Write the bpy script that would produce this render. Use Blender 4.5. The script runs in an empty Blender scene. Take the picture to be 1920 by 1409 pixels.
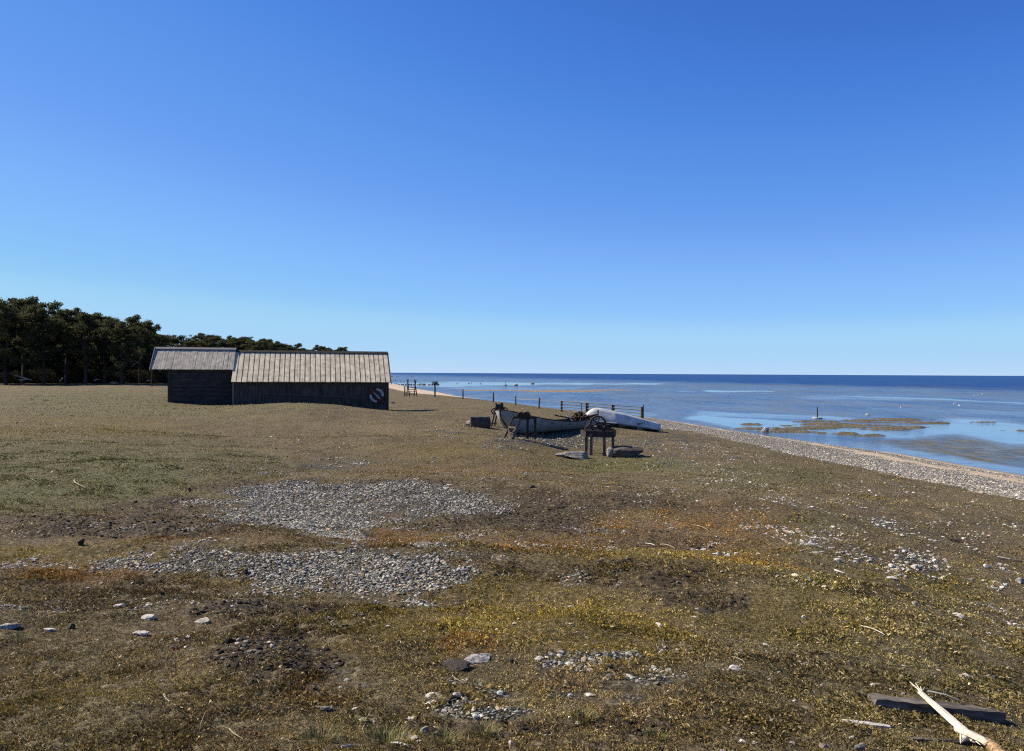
import bpy, math, random
import numpy as np
from mathutils import Vector, Matrix

random.seed(7)
rng = np.random.default_rng(11)
scene = bpy.context.scene
C = scene.collection

# ------------------------------------------------------------------ camera
FPX, PW, PH = 1480.0, 1920.0, 1409.0
CAM_Z = 4.4
TILT = math.radians(0.166)
ROLL = math.radians(0.289)
_f = Vector((0, math.cos(TILT), -math.sin(TILT)))
_r0 = Vector((1, 0, 0)); _u0 = Vector((0, math.sin(TILT), math.cos(TILT)))
_r = _r0 * math.cos(ROLL) + _u0 * math.sin(ROLL)
_u = _u0 * math.cos(ROLL) - _r0 * math.sin(ROLL)
cam_data = bpy.data.cameras.new('camera')
cam = bpy.data.objects.new('camera', cam_data); C.objects.link(cam)
M = Matrix((( _r.x, _u.x, -_f.x, 0), (_r.y, _u.y, -_f.y, 0), (_r.z, _u.z, -_f.z, CAM_Z), (0, 0, 0, 1)))
cam.matrix_world = M
cam_data.sensor_width = 36.0
cam_data.lens = 36.0 * FPX / PW
cam_data.clip_start = 0.05
cam_data.clip_end = 200000
scene.camera = cam

# ------------------------------------------------------------------ light
SUN_EL, SUN_AZ = 41.0, 74.0          # azimuth measured from the view axis towards the left
el, az = math.radians(SUN_EL), math.radians(SUN_AZ)
sdir = Vector((-math.cos(el) * math.sin(az), math.cos(el) * math.cos(az), math.sin(el)))
sun_data = bpy.data.lights.new('sun', 'SUN'); sun_data.energy = 4.95
sun_data.angle = math.radians(0.53); sun_data.color = (1.0, 0.90, 0.74)
sun = bpy.data.objects.new('sun', sun_data); C.objects.link(sun)
sun.rotation_euler = sdir.to_track_quat('Z', 'Y').to_euler()
world = bpy.data.worlds.new('World'); scene.world = world; world.use_nodes = True
wn = world.node_tree.nodes; wl = world.node_tree.links
bg = wn['Background']; bg.inputs[1].default_value = 0.055
sky = wn.new('ShaderNodeTexSky'); sky.sky_type = 'NISHITA'; sky.sun_disc = False
sky.sun_elevation = el; sky.sun_rotation = -az
sky.altitude = 6000; sky.air_density = 1.0; sky.dust_density = 0.0; sky.ozone_density = 4.0
def _vm(op, v):
    n = wn.new('ShaderNodeVectorMath'); n.operation = op; n.inputs[1].default_value = (v, v, v); return n
_lo, _hi = _vm('MULTIPLY', .1), _vm('MULTIPLY', 10.0)
cur = wn.new('ShaderNodeRGBCurve')           # film response of the sky radiance, channel by channel
for ch, P in enumerate(([(0, 0), (.05, .045), (.065, .068), (.09, .12), (.143, .22), (.205, .285), (.24, .35), (.41, .43), (1, .85)],
                        [(0, 0), (.10, .16), (.116, .20), (.173, .32), (.185, .335), (.274, .48), (.375, .58), (.44, .65), (.607, .67), (1, .8)],
                        [(0, 0), (.10, .30), (.24, .62), (.256, .67), (.38, .84), (.56, .96), (.765, .93), (1, .97)])):
    c_ = cur.mapping.curves[ch]
    c_.points[0].location = P[0]; c_.points[1].location = P[-1]
    for p_ in P[1:-1]: c_.points.new(*p_)
cur.mapping.update()
wl.new(sky.outputs[0], _lo.inputs[0]); wl.new(_lo.outputs[0], cur.inputs['Color'])
wl.new(cur.outputs[0], _hi.inputs[0]); wl.new(_hi.outputs[0], bg.inputs[0])
scene.view_settings.view_transform = 'Standard'; scene.view_settings.look = 'None'
scene.view_settings.exposure = 0.86; scene.view_settings.gamma = 1.0
scene.cycles.use_denoising = False; scene.cycles.filter_width = 1.15
scene.cycles.max_bounces = 6; scene.cycles.diffuse_bounces = 3; scene.cycles.glossy_bounces = 3

# ------------------------------------------------------------------ tagging helpers
def tag(o, label=None, cat=None, group=None, kind=None):
    if label: o['label'] = label
    if cat: o['category'] = cat
    if group: o['group'] = group
    if kind: o['kind'] = kind
    return o

def empty(name, loc, rz=0.0, label=None, cat=None, group=None):
    o = bpy.data.objects.new(name, None); C.objects.link(o)
    o.empty_display_size = 0.2
    o.location = loc; o.rotation_euler = (0, 0, rz)
    return tag(o, label, cat, group)

def copy_tree(o, parent=None):
    c = o.copy(); C.objects.link(c)
    if parent is not None: c.parent = parent
    for ch in list(o.children): copy_tree(ch, c)
    return c

def raw_mesh(name, verts, faces_flat, loop_totals):
    """fast numpy mesh"""
    me = bpy.data.meshes.new(name)
    nv = len(verts); nl = len(faces_flat); nf = len(loop_totals)
    me.vertices.add(nv); me.vertices.foreach_set('co', np.asarray(verts, np.float32).ravel())
    me.loops.add(nl); me.loops.foreach_set('vertex_index', np.asarray(faces_flat, np.int32))
    me.polygons.add(nf)
    ls = np.concatenate([[0], np.cumsum(loop_totals)[:-1]]).astype(np.int32)
    me.polygons.foreach_set('loop_start', ls)
    me.polygons.foreach_set('loop_total', np.asarray(loop_totals, np.int32))
    me.update(calc_edges=True)
    return me

def fattr(me, name, vals):
    a = me.attributes.new(name, 'FLOAT', 'POINT'); a.data.foreach_set('value', np.asarray(vals, np.float32))

def cattr(me, name, rgb):
    a = me.attributes.new(name, 'FLOAT_COLOR', 'POINT')
    c = np.ones((len(rgb), 4), np.float32); c[:, :3] = rgb
    a.data.foreach_set('color', c.ravel())

def smooth(me, on=True):
    me.polygons.foreach_set('use_smooth', np.full(len(me.polygons), on))

# ------------------------------------------------------------------ noise
def _h(ix, iy, s):
    n = (ix.astype(np.int64) * 374761393 + iy.astype(np.int64) * 668265263 + s * 1442695041) & 0xffffffff
    n = ((n ^ (n >> 13)) * 1274126177) & 0xffffffff
    n = n ^ (n >> 16)
    return (n & 0xffffff) / float(0xffffff)

def vnoise(x, y, s=0):
    ix = np.floor(x); iy = np.floor(y); fx = x - ix; fy = y - iy
    fx = fx * fx * (3 - 2 * fx); fy = fy * fy * (3 - 2 * fy)
    a = _h(ix, iy, s); b = _h(ix + 1, iy, s); c = _h(ix, iy + 1, s); d = _h(ix + 1, iy + 1, s)
    return (a * (1 - fx) + b * fx) * (1 - fy) + (c * (1 - fx) + d * fx) * fy - 0.5

def fbm(x, y, s=0, o=4):
    t = np.zeros_like(x, dtype=float); a = 1.0; n = 0
    for k in range(o):
        c, q = math.cos(k * 1.1 + .3), math.sin(k * 1.1 + .3)
        t += a * vnoise((x * c - y * q) * 2 ** k, (x * q + y * c) * 2 ** k, s + k * 17); n += a; a *= 0.5
    return t / n * 2.0     # about -1..1

# ------------------------------------------------------------------ projection and terrain
def ray(u, v):
    return _f + _r * ((u - PW / 2) / FPX) - _u * ((v - PH / 2) / FPX)

def at(u, v, D):
    """world point seen at pixel (u, v) whose distance along +Y is D"""
    d = ray(u, v); return Vector((0, 0, CAM_Z)) + d * (D / d.y)

def proj(x, y, z):
    dz = z - CAM_Z
    f = y * _f.y + dz * _f.z + x * _f.x; f = np.maximum(f, 0.05)
    r = x * _r.x + y * _r.y + dz * _r.z; q = x * _u.x + y * _u.y + dz * _u.z
    return PW / 2 + FPX * r / f, PH / 2 - FPX * q / f

# points measured in the photograph: (pixel u, pixel v, distance along the view axis)
CTRL = [
 (960,1409,3.45),(960,1300,4.25),(960,1200,5.35),(960,1120,6.9),(960,1060,8.5),(960,1000,10.4),(960,950,13.0),(960,905,16.4),(960,870,20.5),
 (960,845,25.5),(960,822,30),(960,806,36),(1060,806,36),(1120,855,26.5),(1190,857,26.5),(1060,856,26.5),(1060,900,17.5),(1120,830,31),(1180,815,36),
 (1230,808,42.6),(1090,795,39.6),(985,823,28.5),(945,816,30.5),(900,803,33),(880,840,25.5),(800,820,29),(850,795,35),(800,782,41),
 (700,1409,3.4),(700,1250,4.75),(700,1130,6.5),(700,1040,8.9),(700,1000,10.2),(700,950,12.6),(700,905,16.0),(700,870,20),(700,830,26),(700,800,33),(640,772,40),
 (560,757,42.5),(480,759,42.5),(640,761,42.5),(400,768,41),(727,772,50.8),(640,766,50.6),(560,764,50.0),(440,762,49.2),(380,760,48.6),(316,755,48.3),
 (400,800,33),(400,860,19.5),(400,910,14.5),(400,960,11.4),(400,1050,8.2),(400,1150,6.1),(400,1280,4.4),(400,1409,3.4),
 (100,722,95),(200,720,95),(285,723,92),(20,721,95),(100,740,62),(100,760,45),(250,745,58),(200,800,29),(100,850,19),(100,950,11.5),(100,1050,8.1),(100,1200,5.3),(100,1409,3.35),
 (-150,722,95),(-300,800,28),(-300,950,11),(-300,1200,5.2),
 (300,700,170),(500,700,220),(0,704,180),
 (1200,1409,3.5),(1200,1250,4.8),(1200,1130,6.7),(1200,1050,8.9),(1200,980,11.8),(1200,930,15),(1200,890,20),
 (1500,1409,3.6),(1500,1300,4.5),(1500,1180,6.2),(1500,1100,7.9),(1500,1000,11),(1500,940,15.2),(1500,890,21.5),(1500,864,28),(1500,846,37),(1350,850,28),(1350,828,36),(1350,812,45),
 (1700,1350,4.3),(1700,1250,5.4),(1750,1100,9.2),(1750,1000,13),(1750,940,17.8),(1700,905,22.5),(1700,880,30),
 (1900,1409,4.0),(1900,1300,5.2),(1900,1200,7.0),(1900,1100,10),(1900,1000,14.5),(1900,943,19.5),(1900,915,26),(2200,1200,8),(2200,1000,16),(2200,1409,4.4),
 (868,748,95),(925,753,85),(967,760,78),(1010,765,73),(1052,771,68),(1204,783,62),(1250,800,48),(820,744.5,86),(770,743.5,86),(735,772,52),(830,770,52),(900,770,50),(1000,785,44),
 (760,733,130),(800,738,125),(740,724,200),
]
SHORE = [(40,-400),(32,-60),(28,-10),(25.5,12),(24,24),(22.6,34.6),(21.8,43.7),(19.2,52),(17.6,59),(15.9,68.5),(13.6,75),(6.4,92),(2.8,104),(-3.4,125),(-10.5,150),(-16,176),(-24,205),(-38,262),(-56,330),(-82,500),(-130,800),(-300,1700),(-900,5000)]
_S = np.array(SHORE, float)
def shore_s(x, y):
    """signed distance to the shoreline, land side positive"""
    best = np.full(x.shape, 1e9); sg = np.ones(x.shape)
    for i in range(len(_S) - 1):
        ax, ay = _S[i]; bx, by = _S[i + 1]; dx, dy = bx - ax, by - ay
        t = np.clip(((x - ax) * dx + (y - ay) * dy) / (dx * dx + dy * dy), 0, 1)
        ex, ey = x - ax - t * dx, y - ay - t * dy
        d = np.hypot(ex, ey); m = d < best - 1e-6
        best = np.where(m, d, best); sg = np.where(m, np.where(dx * ey - dy * ex > 0, 1.0, -1.0), sg)
    return best * sg

def base_z(s, y):
    land = 2.75 * (1 - np.exp(-np.maximum(s, 0) / 15.0))
    sea = np.maximum(s * 0.06, -3.0)
    return np.where(s > 0, land, sea)

def _phi(r2):
    return 0.5 * r2 * np.log(r2 + 1e-12)
_pts = []
for (u, v, D) in CTRL:
    p = at(u, v, D); _pts.append((p.x, p.y, p.z))
_pts = np.array(_pts)
def warp(x, y):
    r = np.hypot(x, y); r = np.maximum(r, 1.0)
    return np.stack([np.arctan2(x, np.maximum(y, -1e9)) * 2.0, np.log(r)], -1)
# anchors: keep the waterline at z = 0 and the far edges on the base profile
_anch = [(a, b, 0.0) for (a, b) in SHORE[3:17]]
_anch += [(a + 7, b + 4, -0.4) for (a, b) in SHORE[3:17]]
_ax = np.array(_anch)
_far = np.array([(-60.0, -8), (0, -30), (-30, -30), (20, -12), (0, -6), (6, -4), (-6, -4), (-130, 60), (-200, 200), (-120, 400), (-250, 700), (60, 200), (100, 100), (60, 30), (0, 500), (200, 800),(-60,420)])
_fz = base_z(shore_s(_far[:, 0], _far[:, 1]), _far[:, 1])
_K = np.vstack([_pts, _ax, np.column_stack([_far, _fz])])
_W = warp(_K[:, 0], _K[:, 1])
_res = _K[:, 2] - base_z(shore_s(_K[:, 0], _K[:, 1]), _K[:, 1])
_n = len(_K)
_d2 = ((_W[:, None, :] - _W[None, :, :]) ** 2).sum(-1)
_A = np.zeros((_n + 3, _n + 3)); _A[:_n, :_n] = _phi(_d2) + np.eye(_n) * 0.0025
_A[:_n, _n] = 1; _A[:_n, _n + 1:] = _W; _A[_n, :_n] = 1; _A[_n + 1:, :_n] = _W.T
_sol = np.linalg.solve(_A, np.concatenate([_res, np.zeros(3)]))

def rbf(x, y):
    w = warp(x.ravel(), y.ravel()); out = np.zeros(len(w))
    CH = 60000
    for i in range(0, len(w), CH):
        q = w[i:i + CH]
        d2 = ((q[:, None, :] - _W[None, :, :]) ** 2).sum(-1)
        out[i:i + CH] = _phi(d2) @ _sol[:_n] + _sol[_n] + q @ _sol[_n + 1:]
    return out.reshape(x.shape)

def macro(x, y):
    s = shore_s(x, y)
    r = np.hypot(x, y)
    lim = np.clip((420 - r) / 150, 0, 1) * np.clip((s + 30) / 20, 0, 1)
    res = np.clip(rbf(x, y), -1.6, 1.6) * lim
    z = base_z(s, y) + res
    # low shingle ridges and the hollows between them
    wv = .9 * fbm(x / 4.0, y / 4.0, 131, 2); lat = np.exp(-(((x + 1.5) / 6.5) ** 2))
    for (yc, wd_, am) in ((15.2, 1.5, .20), (11.6, 1.3, -.15), (9.1, .8, .115), (7.2, .8, -.10), (4.4, .5, .035), (21.5, 2.2, -.12), (26, 2.5, .10)):
        z = z + am * np.exp(-(((y + wv * yc / 9 + .10 * x - yc) / wd_) ** 2)) * lat
    z = z - .30 * np.exp(-(((x + 9) / 7) ** 2) - (((y - 32.5 + .3 * wv) / 3.2) ** 2)) + .10 * np.exp(-(((x + 9.5) / 5) ** 2) - (((y - 40) / 2.2) ** 2))
    # never let the corrections push the land under the sea or the sea floor above it
    z = np.where(s > 0, np.maximum(z, np.minimum(0.035 * s, 0.25)), np.minimum(z, np.maximum(0.05 * s, -0.5)))
    return z, s

def ell(u, v, cu, cv, ru, rv):
    d = np.sqrt(((u - cu) / ru) ** 2 + ((v - cv) / rv) ** 2)
    return np.clip((1.25 - d) / 0.55, 0, 1)

GRAVEL = [(690,945,270,42,1),(600,925,180,22,1),(650,985,90,24,1),(850,955,130,22,.9),(560,1062,330,32,1),(350,1070,150,14,1),(720,1085,170,28,1),(810,1028,55,9,1),(700,1128,70,20,.6),
 (900,1335,95,26,1.4),(980,1300,70,10,.9),(1110,1243,42,18,1.1),(1190,1290,130,20,.55),(660,1310,70,34,.42),(655,1195,40,34,.4),(470,1205,70,70,.12),(1100,1355,150,22,.35),
 (600,868,100,13,.5),(570,768,90,7,.5),(850,815,26,8,.6),(1040,820,100,22,.8),(960,832,60,10,.6),(1250,830,120,18,.55),(760,860,60,8,.2),
 (1690,1050,110,22,.42),(1600,1000,200,34,.36),(1830,990,120,40,.38),(1480,950,120,24,.30),(1880,1150,60,30,.3),(1880,1080,70,22,.4),(1350,905,120,30,.2),(1300,860,120,30,.3),(1600,930,150,25,.25),(1350,1020,60,14,.3),(300,1135,120,8,.2)]
RUST = [(1330,985,190,42,1),(1080,1010,170,26,.7),(120,1070,130,18,.8),(720,1012,160,18,.8),(560,1330,90,30,.5),(930,1235,70,22,.5),(420,985,60,14,.7),(250,965,60,14,.6),(1420,1040,110,30,.5),(870,880,200,14,.4),(460,1010,250,10,.8)]
YEL = [(900,1175,330,60,.75),(900,1105,220,26,.6),(1150,1180,150,70,.7),(1250,1050,220,30,.7),(150,1040,200,22,.8),(560,1240,120,90,.3),(1700,1080,150,30,.4),(380,1080,120,20,.4),(900,845,180,20,.5),(1500,1140,180,50,.4),(120,800,260,22,.5)]
SOIL = [(500,914,190,11,1),(300,945,140,14,.8),(300,985,290,24,.9),(950,925,120,11,.8),(1080,950,160,24,.8),(960,985,200,22,.9),(520,1150,90,26,.8),(640,905,330,9,.7),(330,1035,200,9,.5),(700,1030,150,7,.5),(500,1245,130,70,1),(540,1300,160,50,.6),(1230,1010,120,20,.6),(1280,955,160,10,.7),(1750,1030,30,8,.5),(1500,1240,160,24,.4),(250,1250,50,20,.5),(1270,1125,90,20,.7),(1060,1380,230,30,.5),(1180,1075,200,24,.6),(80,1180,60,20,.4),(700,1370,200,30,.4),(1650,1110,80,14,.6)]
GREEN = [(100,900,300,60,1),(150,840,300,40,.6),(250,760,320,28,.7),(1150,872,150,16,.9),(1420,895,170,22,.6),(1500,985,130,24,.5),(1480,1040,90,20,.5),(380,870,160,30,.5),(1600,1250,330,110,.45),(600,1385,90,22,.5),(900,1120,200,30,.3),(1600,1120,300,60,.3)]

def masks(x, y, z, s):
    u, v = proj(x, y, z)
    infront = y > 1.0
    r = np.hypot(x, y)
    # wobble the outlines of the patches, scaled with the distance
    k = 1480 / np.maximum(y, 2.0)
    du = fbm(x / 1.1, y / 1.1, 5, 4) * 0.75 * k; dv = fbm(x / 1.3, y / 1.3, 9, 4) * 0.36 * k * np.clip(3.0 / np.maximum(y, 2), .05, 1)
    hf = fbm(x / .16, y / .16, 33, 3); mf = fbm(x / 0.7, y / 0.7, 41, 4); lf = fbm(x / 4.0, y / 4.0, 51, 4)
    def acc(L):
        m = np.zeros(x.shape)
        for (a, b, c, d, w) in L: m = np.maximum(m, w * ell(u + du, v + dv, a, b, c, d))
        return m * infront
    g = acc(GRAVEL); ru = acc(RUST); ye = acc(YEL); so = acc(SOIL); gr = acc(GREEN)
    # beach: distance from the waterline decides
    beach_w = 12.3 + 1.5 * fbm(x / 9, y / 9, 61, 3) + 1.6 * fbm(x / 1.6, y / 1.6, 62, 4)
    beach_w = np.where(y > 60, np.clip(12.5 - (y - 60) * 0.2, 4.0, 12.5), beach_w)
    beach_w = np.where(y > 115, 14.0, beach_w)
    beach = np.clip((beach_w - s) / 1.2, 0, 1) * (s > -30)
    wet = np.clip((0.9 - s) / 0.8, 0, 1)
    sandm = np.clip(1.0 - np.abs(s - 4.6 - 1.3 * fbm(x / 6, y / 6, 71, 3) - 1.2 * fbm(x / 1.2, y / 1.2, 72, 3)) / 1.5, 0, 1) + np.clip((3.0 - s) / 1.2, 0, 1) * .75
    sandm = np.where(y > 100, 1.0, sandm)
    bgravel = beach * (1 - np.clip(sandm, 0, 1))
    sand = beach * np.clip(sandm, 0, 1)
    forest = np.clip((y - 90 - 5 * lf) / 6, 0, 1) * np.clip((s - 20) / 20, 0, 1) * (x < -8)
    inland = 1 - beach
    g = np.clip(g * .95 + hf * .35 * (g > 0) + .55 * mf * (g > 0), 0, 1) * (1 - forest) * inland
    so = np.clip(so + 0.5 * mf * (so > 0.05) + np.clip(mf - .55, 0, 1) * 1.0, 0, 1) * inland
    ru = np.clip(ru * (1.0 + 0.9 * mf), 0, 1) * inland
    ye = np.clip(ye * (0.95 + 0.8 * mf), 0, 1) * inland
    gr = np.clip(gr * (0.8 + 0.7 * lf + .5 * mf) + np.clip(lf - .45, 0, 1) * .8, 0, 1) * inland
    return dict(gravel=np.clip(g, 0, 1), rust=ru, yellow=ye, soil=so, green=gr, bgravel=bgravel, sand=sand, wet=wet * beach, forest=forest, lf=lf, mf=mf, hf=hf)

def micro(x, y, m):
    r = np.hypot(x, y)
    a1 = np.clip(1.2 - r / 120, 0.15, 1)
    land = (1 - m['bgravel'] - m['sand']); land = np.clip(land, 0.15, 1)
    z = 0.085 * fbm(x / 2.4, y / 2.0, 3, 3) * a1 + 0.045 * fbm(x / 1.0, y / .8, 6, 2) * np.clip(1.2 - r / 60, 0, 1)
    z = z + 0.028 * fbm(x / .45, y / .45, 13, 3) * np.clip(1.3 - r / 40, 0.0, 1) * (1 + 1.2 * m['soil'])
    z = z + 0.014 * fbm(x / .11, y / .11, 23, 3) * np.clip(1.3 - r / 14, 0, 1) * (1 + 1.6 * m['soil'] + .5 * m['yellow'])
    return z * land * (1 - .5 * m['gravel'])

def H(x, y):
    x = np.atleast_1d(np.asarray(x, float)); y = np.atleast_1d(np.asarray(y, float))
    z, s = macro(x, y); m = masks(x, y, z, s)
    return z + micro(x, y, m)

def hz(x, y): return float(H(x, y)[0])

def place(u, v):
    """the ground point under pixel (u, v)"""
    d = ray(u, v); d = d / d.y
    D = np.geomspace(2.5, 600, 500)
    x = d.x * D; z = CAM_Z + d.z * D; h = H(x, D)
    i = int(np.argmax(h > z)) if (h > z).any() else len(D) - 1
    lo, hi = D[max(i - 1, 0)], D[i]
    D = np.linspace(lo, hi, 60); x = d.x * D; z = CAM_Z + d.z * D; h = H(x, D)
    i = int(np.argmax(h > z)) if (h > z).any() else 59
    return Vector((float(x[i]), float(D[i]), float(h[i])))

def on(x, y, dz=0.0): return Vector((x, y, hz(x, y) + dz))
# ------------------------------------------------------------------ materials
def srgb(r, g, b):
    f = lambda c: (c / 255 / 12.92) if c / 255 <= .04045 else ((c / 255 + .055) / 1.055) ** 2.4
    return (f(r), f(g), f(b))

class NT:
    def __init__(s, name):
        s.m = bpy.data.materials.new(name); s.m.use_nodes = True
        s.t = s.m.node_tree; s.p = s.t.nodes['Principled BSDF']
    def n(s, typ, **kw):
        o = s.t.nodes.new(typ)
        for k, v in kw.items(): setattr(o, k, v)
        return o
    def l(s, a, b): s.t.links.new(a, b)
    def val(s, sock, v):
        if hasattr(v, 'is_output') or isinstance(v, bpy.types.NodeSocket): s.l(v, sock)
        elif isinstance(v, (tuple, list)) and len(v) == 3 and sock.type == 'RGBA': sock.default_value = (*v, 1)
        else: sock.default_value = v
    def attr(s, name, color=False):
        a = s.n('ShaderNodeAttribute', attribute_name=name); return a.outputs['Color' if color else 'Fac']
    def coord(s, obj=False):
        if obj: return s.n('ShaderNodeTexCoord').outputs['Object']
        return s.n('ShaderNodeNewGeometry').outputs['Position']
    def noise(s, scale, detail=4, rough=.55, vec=None, dist=0.0):
        o = s.n('ShaderNodeTexNoise'); o.inputs['Scale'].default_value = scale; o.inputs['Detail'].default_value = detail
        o.inputs['Roughness'].default_value = rough; o.inputs['Distortion'].default_value = dist
        if vec is not None: s.l(vec, o.inputs['Vector'])
        return o.outputs['Fac']
    def vor(s, scale, vec=None, feat='F1', out='Distance', rnd=1.0):
        o = s.n('ShaderNodeTexVoronoi', feature=feat); o.inputs['Scale'].default_value = scale; o.inputs['Randomness'].default_value = rnd
        if vec is not None: s.l(vec, o.inputs['Vector'])
        return o.outputs[out]
    def ramp(s, fac, a, b, lo=0.0, hi=1.0):
        o = s.n('ShaderNodeMapRange'); s.val(o.inputs[0], fac)
        for i, v in enumerate((a, b, lo, hi)): s.val(o.inputs[i + 1], v)
        return o.outputs[0]
    def mix(s, fac, a, b, mode='MIX'):
        o = s.n('ShaderNodeMix', data_type='RGBA', blend_type=mode)
        s.val(o.inputs[0], fac); s.val(o.inputs[6], a); s.val(o.inputs[7], b); return o.outputs[2]
    def math(s, op, a, b=0.0, clamp=False):
        o = s.n('ShaderNodeMath', operation=op, use_clamp=clamp); s.val(o.inputs[0], a); s.val(o.inputs[1], b); return o.outputs[0]
    def mapping(s, vec, scale=(1, 1, 1), rot=(0, 0, 0)):
        o = s.n('ShaderNodeMapping'); s.l(vec, o.inputs[0]); o.inputs['Scale'].default_value = scale; o.inputs['Rotation'].default_value = rot; return o.outputs[0]
    def bump(s, h, strength=.5, dist=.01, normal=None):
        o = s.n('ShaderNodeBump'); s.val(o.inputs['Height'], h); s.val(o.inputs['Strength'], strength); s.val(o.inputs['Distance'], dist)
        if normal is not None: s.l(normal, o.inputs['Normal'])
        return o.outputs[0]
    def out(s, color=None, rough=None, normal=None, spec=None, metal=None):
        if color is not None: s.val(s.p.inputs['Base Color'], color)
        if rough is not None: s.val(s.p.inputs['Roughness'], rough)
        if normal is not None: s.l(normal, s.p.inputs['Normal'])
        if spec is not None: s.val(s.p.inputs['Specular IOR Level'], spec)
        if metal is not None: s.val(s.p.inputs['Metallic'], metal)
        return s.m

def mat_ground():
    t = NT('ground_cover'); P = t.coord()
    n1 = t.noise(1.3, 5, .6, P); n2 = t.noise(9, 5, .65, P); n3 = t.noise(45, 4, .7, P); n4 = t.noise(160, 3, .7, P)
    turf = t.mix(t.ramp(n2, .35, .65), (.052, .041, .017), (.135, .105, .045))
    turf = t.mix(t.ramp(n1, .45, .7), turf, (.155, .108, .066)); n0 = t.noise(.42, 5, .65, P); turf = t.mix(t.ramp(n0, .46, .66, 0, .6), turf, (.19, .15, .072))
    green = t.mix(t.ramp(n2, .3, .7), (.060, .064, .018), (.135, .130, .045))
    col = t.mix(t.attr('green'), turf, green)
    yel = t.mix(t.ramp(n3, .35, .65), (.070, .048, .006), (.200, .138, .020))
    col = t.mix(t.attr('yellow'), col, yel)
    rust = t.mix(t.ramp(n3, .35, .65), (.060, .026, .005), (.200, .092, .016))
    col = t.mix(t.math('MULTIPLY', t.attr('rust'), t.ramp(n2, .35, .6)), col, rust)
    soil = t.mix(t.ramp(n3, .35, .65), (.014, .009, .005), (.062, .040, .024))
    col = t.mix(t.math('MULTIPLY', t.attr('soil'), t.ramp(n2, .3, .5, .35, 1.0)), col, soil)
    # speckle of dead leaves and straw, dark gaps
    sp = t.ramp(n4, .54, .66); col = t.mix(t.math('MULTIPLY', sp, .7), col, (.33, .275, .17))
    dk = t.ramp(n4, .49, .38); col = t.mix(t.math('MULTIPLY', dk, .85), col, (.016, .012, .007))
    # coarse fleck that carries to the distance
    n5 = t.noise(22, 2, .6, P)
    col = t.mix(t.ramp(n5, .56, .66, 0, .6), col, (.30, .24, .14)); col = t.mix(t.ramp(n5, .46, .36, 0, .75), col, (.022, .017, .009))
    n6 = t.noise(7, 8, .82, P); col = t.mix(t.ramp(n6, .56, .70, 0, .45), col, (.19, .15, .10)); col = t.mix(t.ramp(n6, .44, .32, 0, .5), col, (.035, .026, .014))
    # gravel: cells of single stones
    vd = t.vor(38, P, 'F1', 'Distance'); vc = t.vor(38, P, 'F1', 'Color'); bw = t.n('ShaderNodeRGBToBW'); t.l(vc, bw.inputs[0])
    stone = t.mix(bw.outputs[0], (.08, .08, .072), (.34, .33, .29))
    stone = t.mix(t.ramp(vd, .30, .55), stone, (.014, .012, .009))
    gm = t.math('ADD', t.attr('gravel'), t.math('MULTIPLY', t.math('SUBTRACT', n2, .5), .9), True)
    gm = t.ramp(gm, .40, .85)
    col = t.mix(gm, col, stone)
    # beach
    vd2 = t.vor(16, P, 'F1', 'Distance'); vc2 = t.vor(16, P, 'F1', 'Color'); bw2 = t.n('ShaderNodeRGBToBW'); t.l(vc2, bw2.inputs[0])
    bst = t.mix(bw2.outputs[0], (.21, .19, .155), (.60, .54, .44)); bst = t.mix(t.ramp(vd2, .36, .6), bst, (.05, .044, .036))
    sand = t.mix(t.ramp(n2, .3, .7), (.40, .32, .23), (.54, .44, .32)); sand = t.mix(t.ramp(n4, .5, .65, 0, .6), sand, (.19, .16, .13))
    sand = t.mix(t.attr('wet'), sand, (.17, .125, .085))
    bm = t.math('ADD', t.attr('bgravel'), t.math('MULTIPLY', t.math('SUBTRACT', n2, .5), .8), True)
    col = t.mix(t.attr('sand'), col, sand)
    col = t.mix(t.ramp(bm, .4, .6), col, bst)
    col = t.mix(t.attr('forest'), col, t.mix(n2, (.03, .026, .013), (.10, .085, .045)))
    h = t.math('ADD', t.math('MULTIPLY', n3, .6), t.math('MULTIPLY', n4, .4))
    h = t.math('ADD', h, t.math('MULTIPLY', t.math('MULTIPLY', gm, t.ramp(vd, .6, 0)), 1.2))
    h = t.math('ADD', h, t.math('MULTIPLY', t.math('MULTIPLY', t.attr('bgravel'), t.ramp(vd2, .6, 0)), 1.6))
    b = t.bump(h, .9, .03)
    b = t.bump(n2, .6, .09, b)
    return t.out(col, .9, b, .15)

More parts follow.
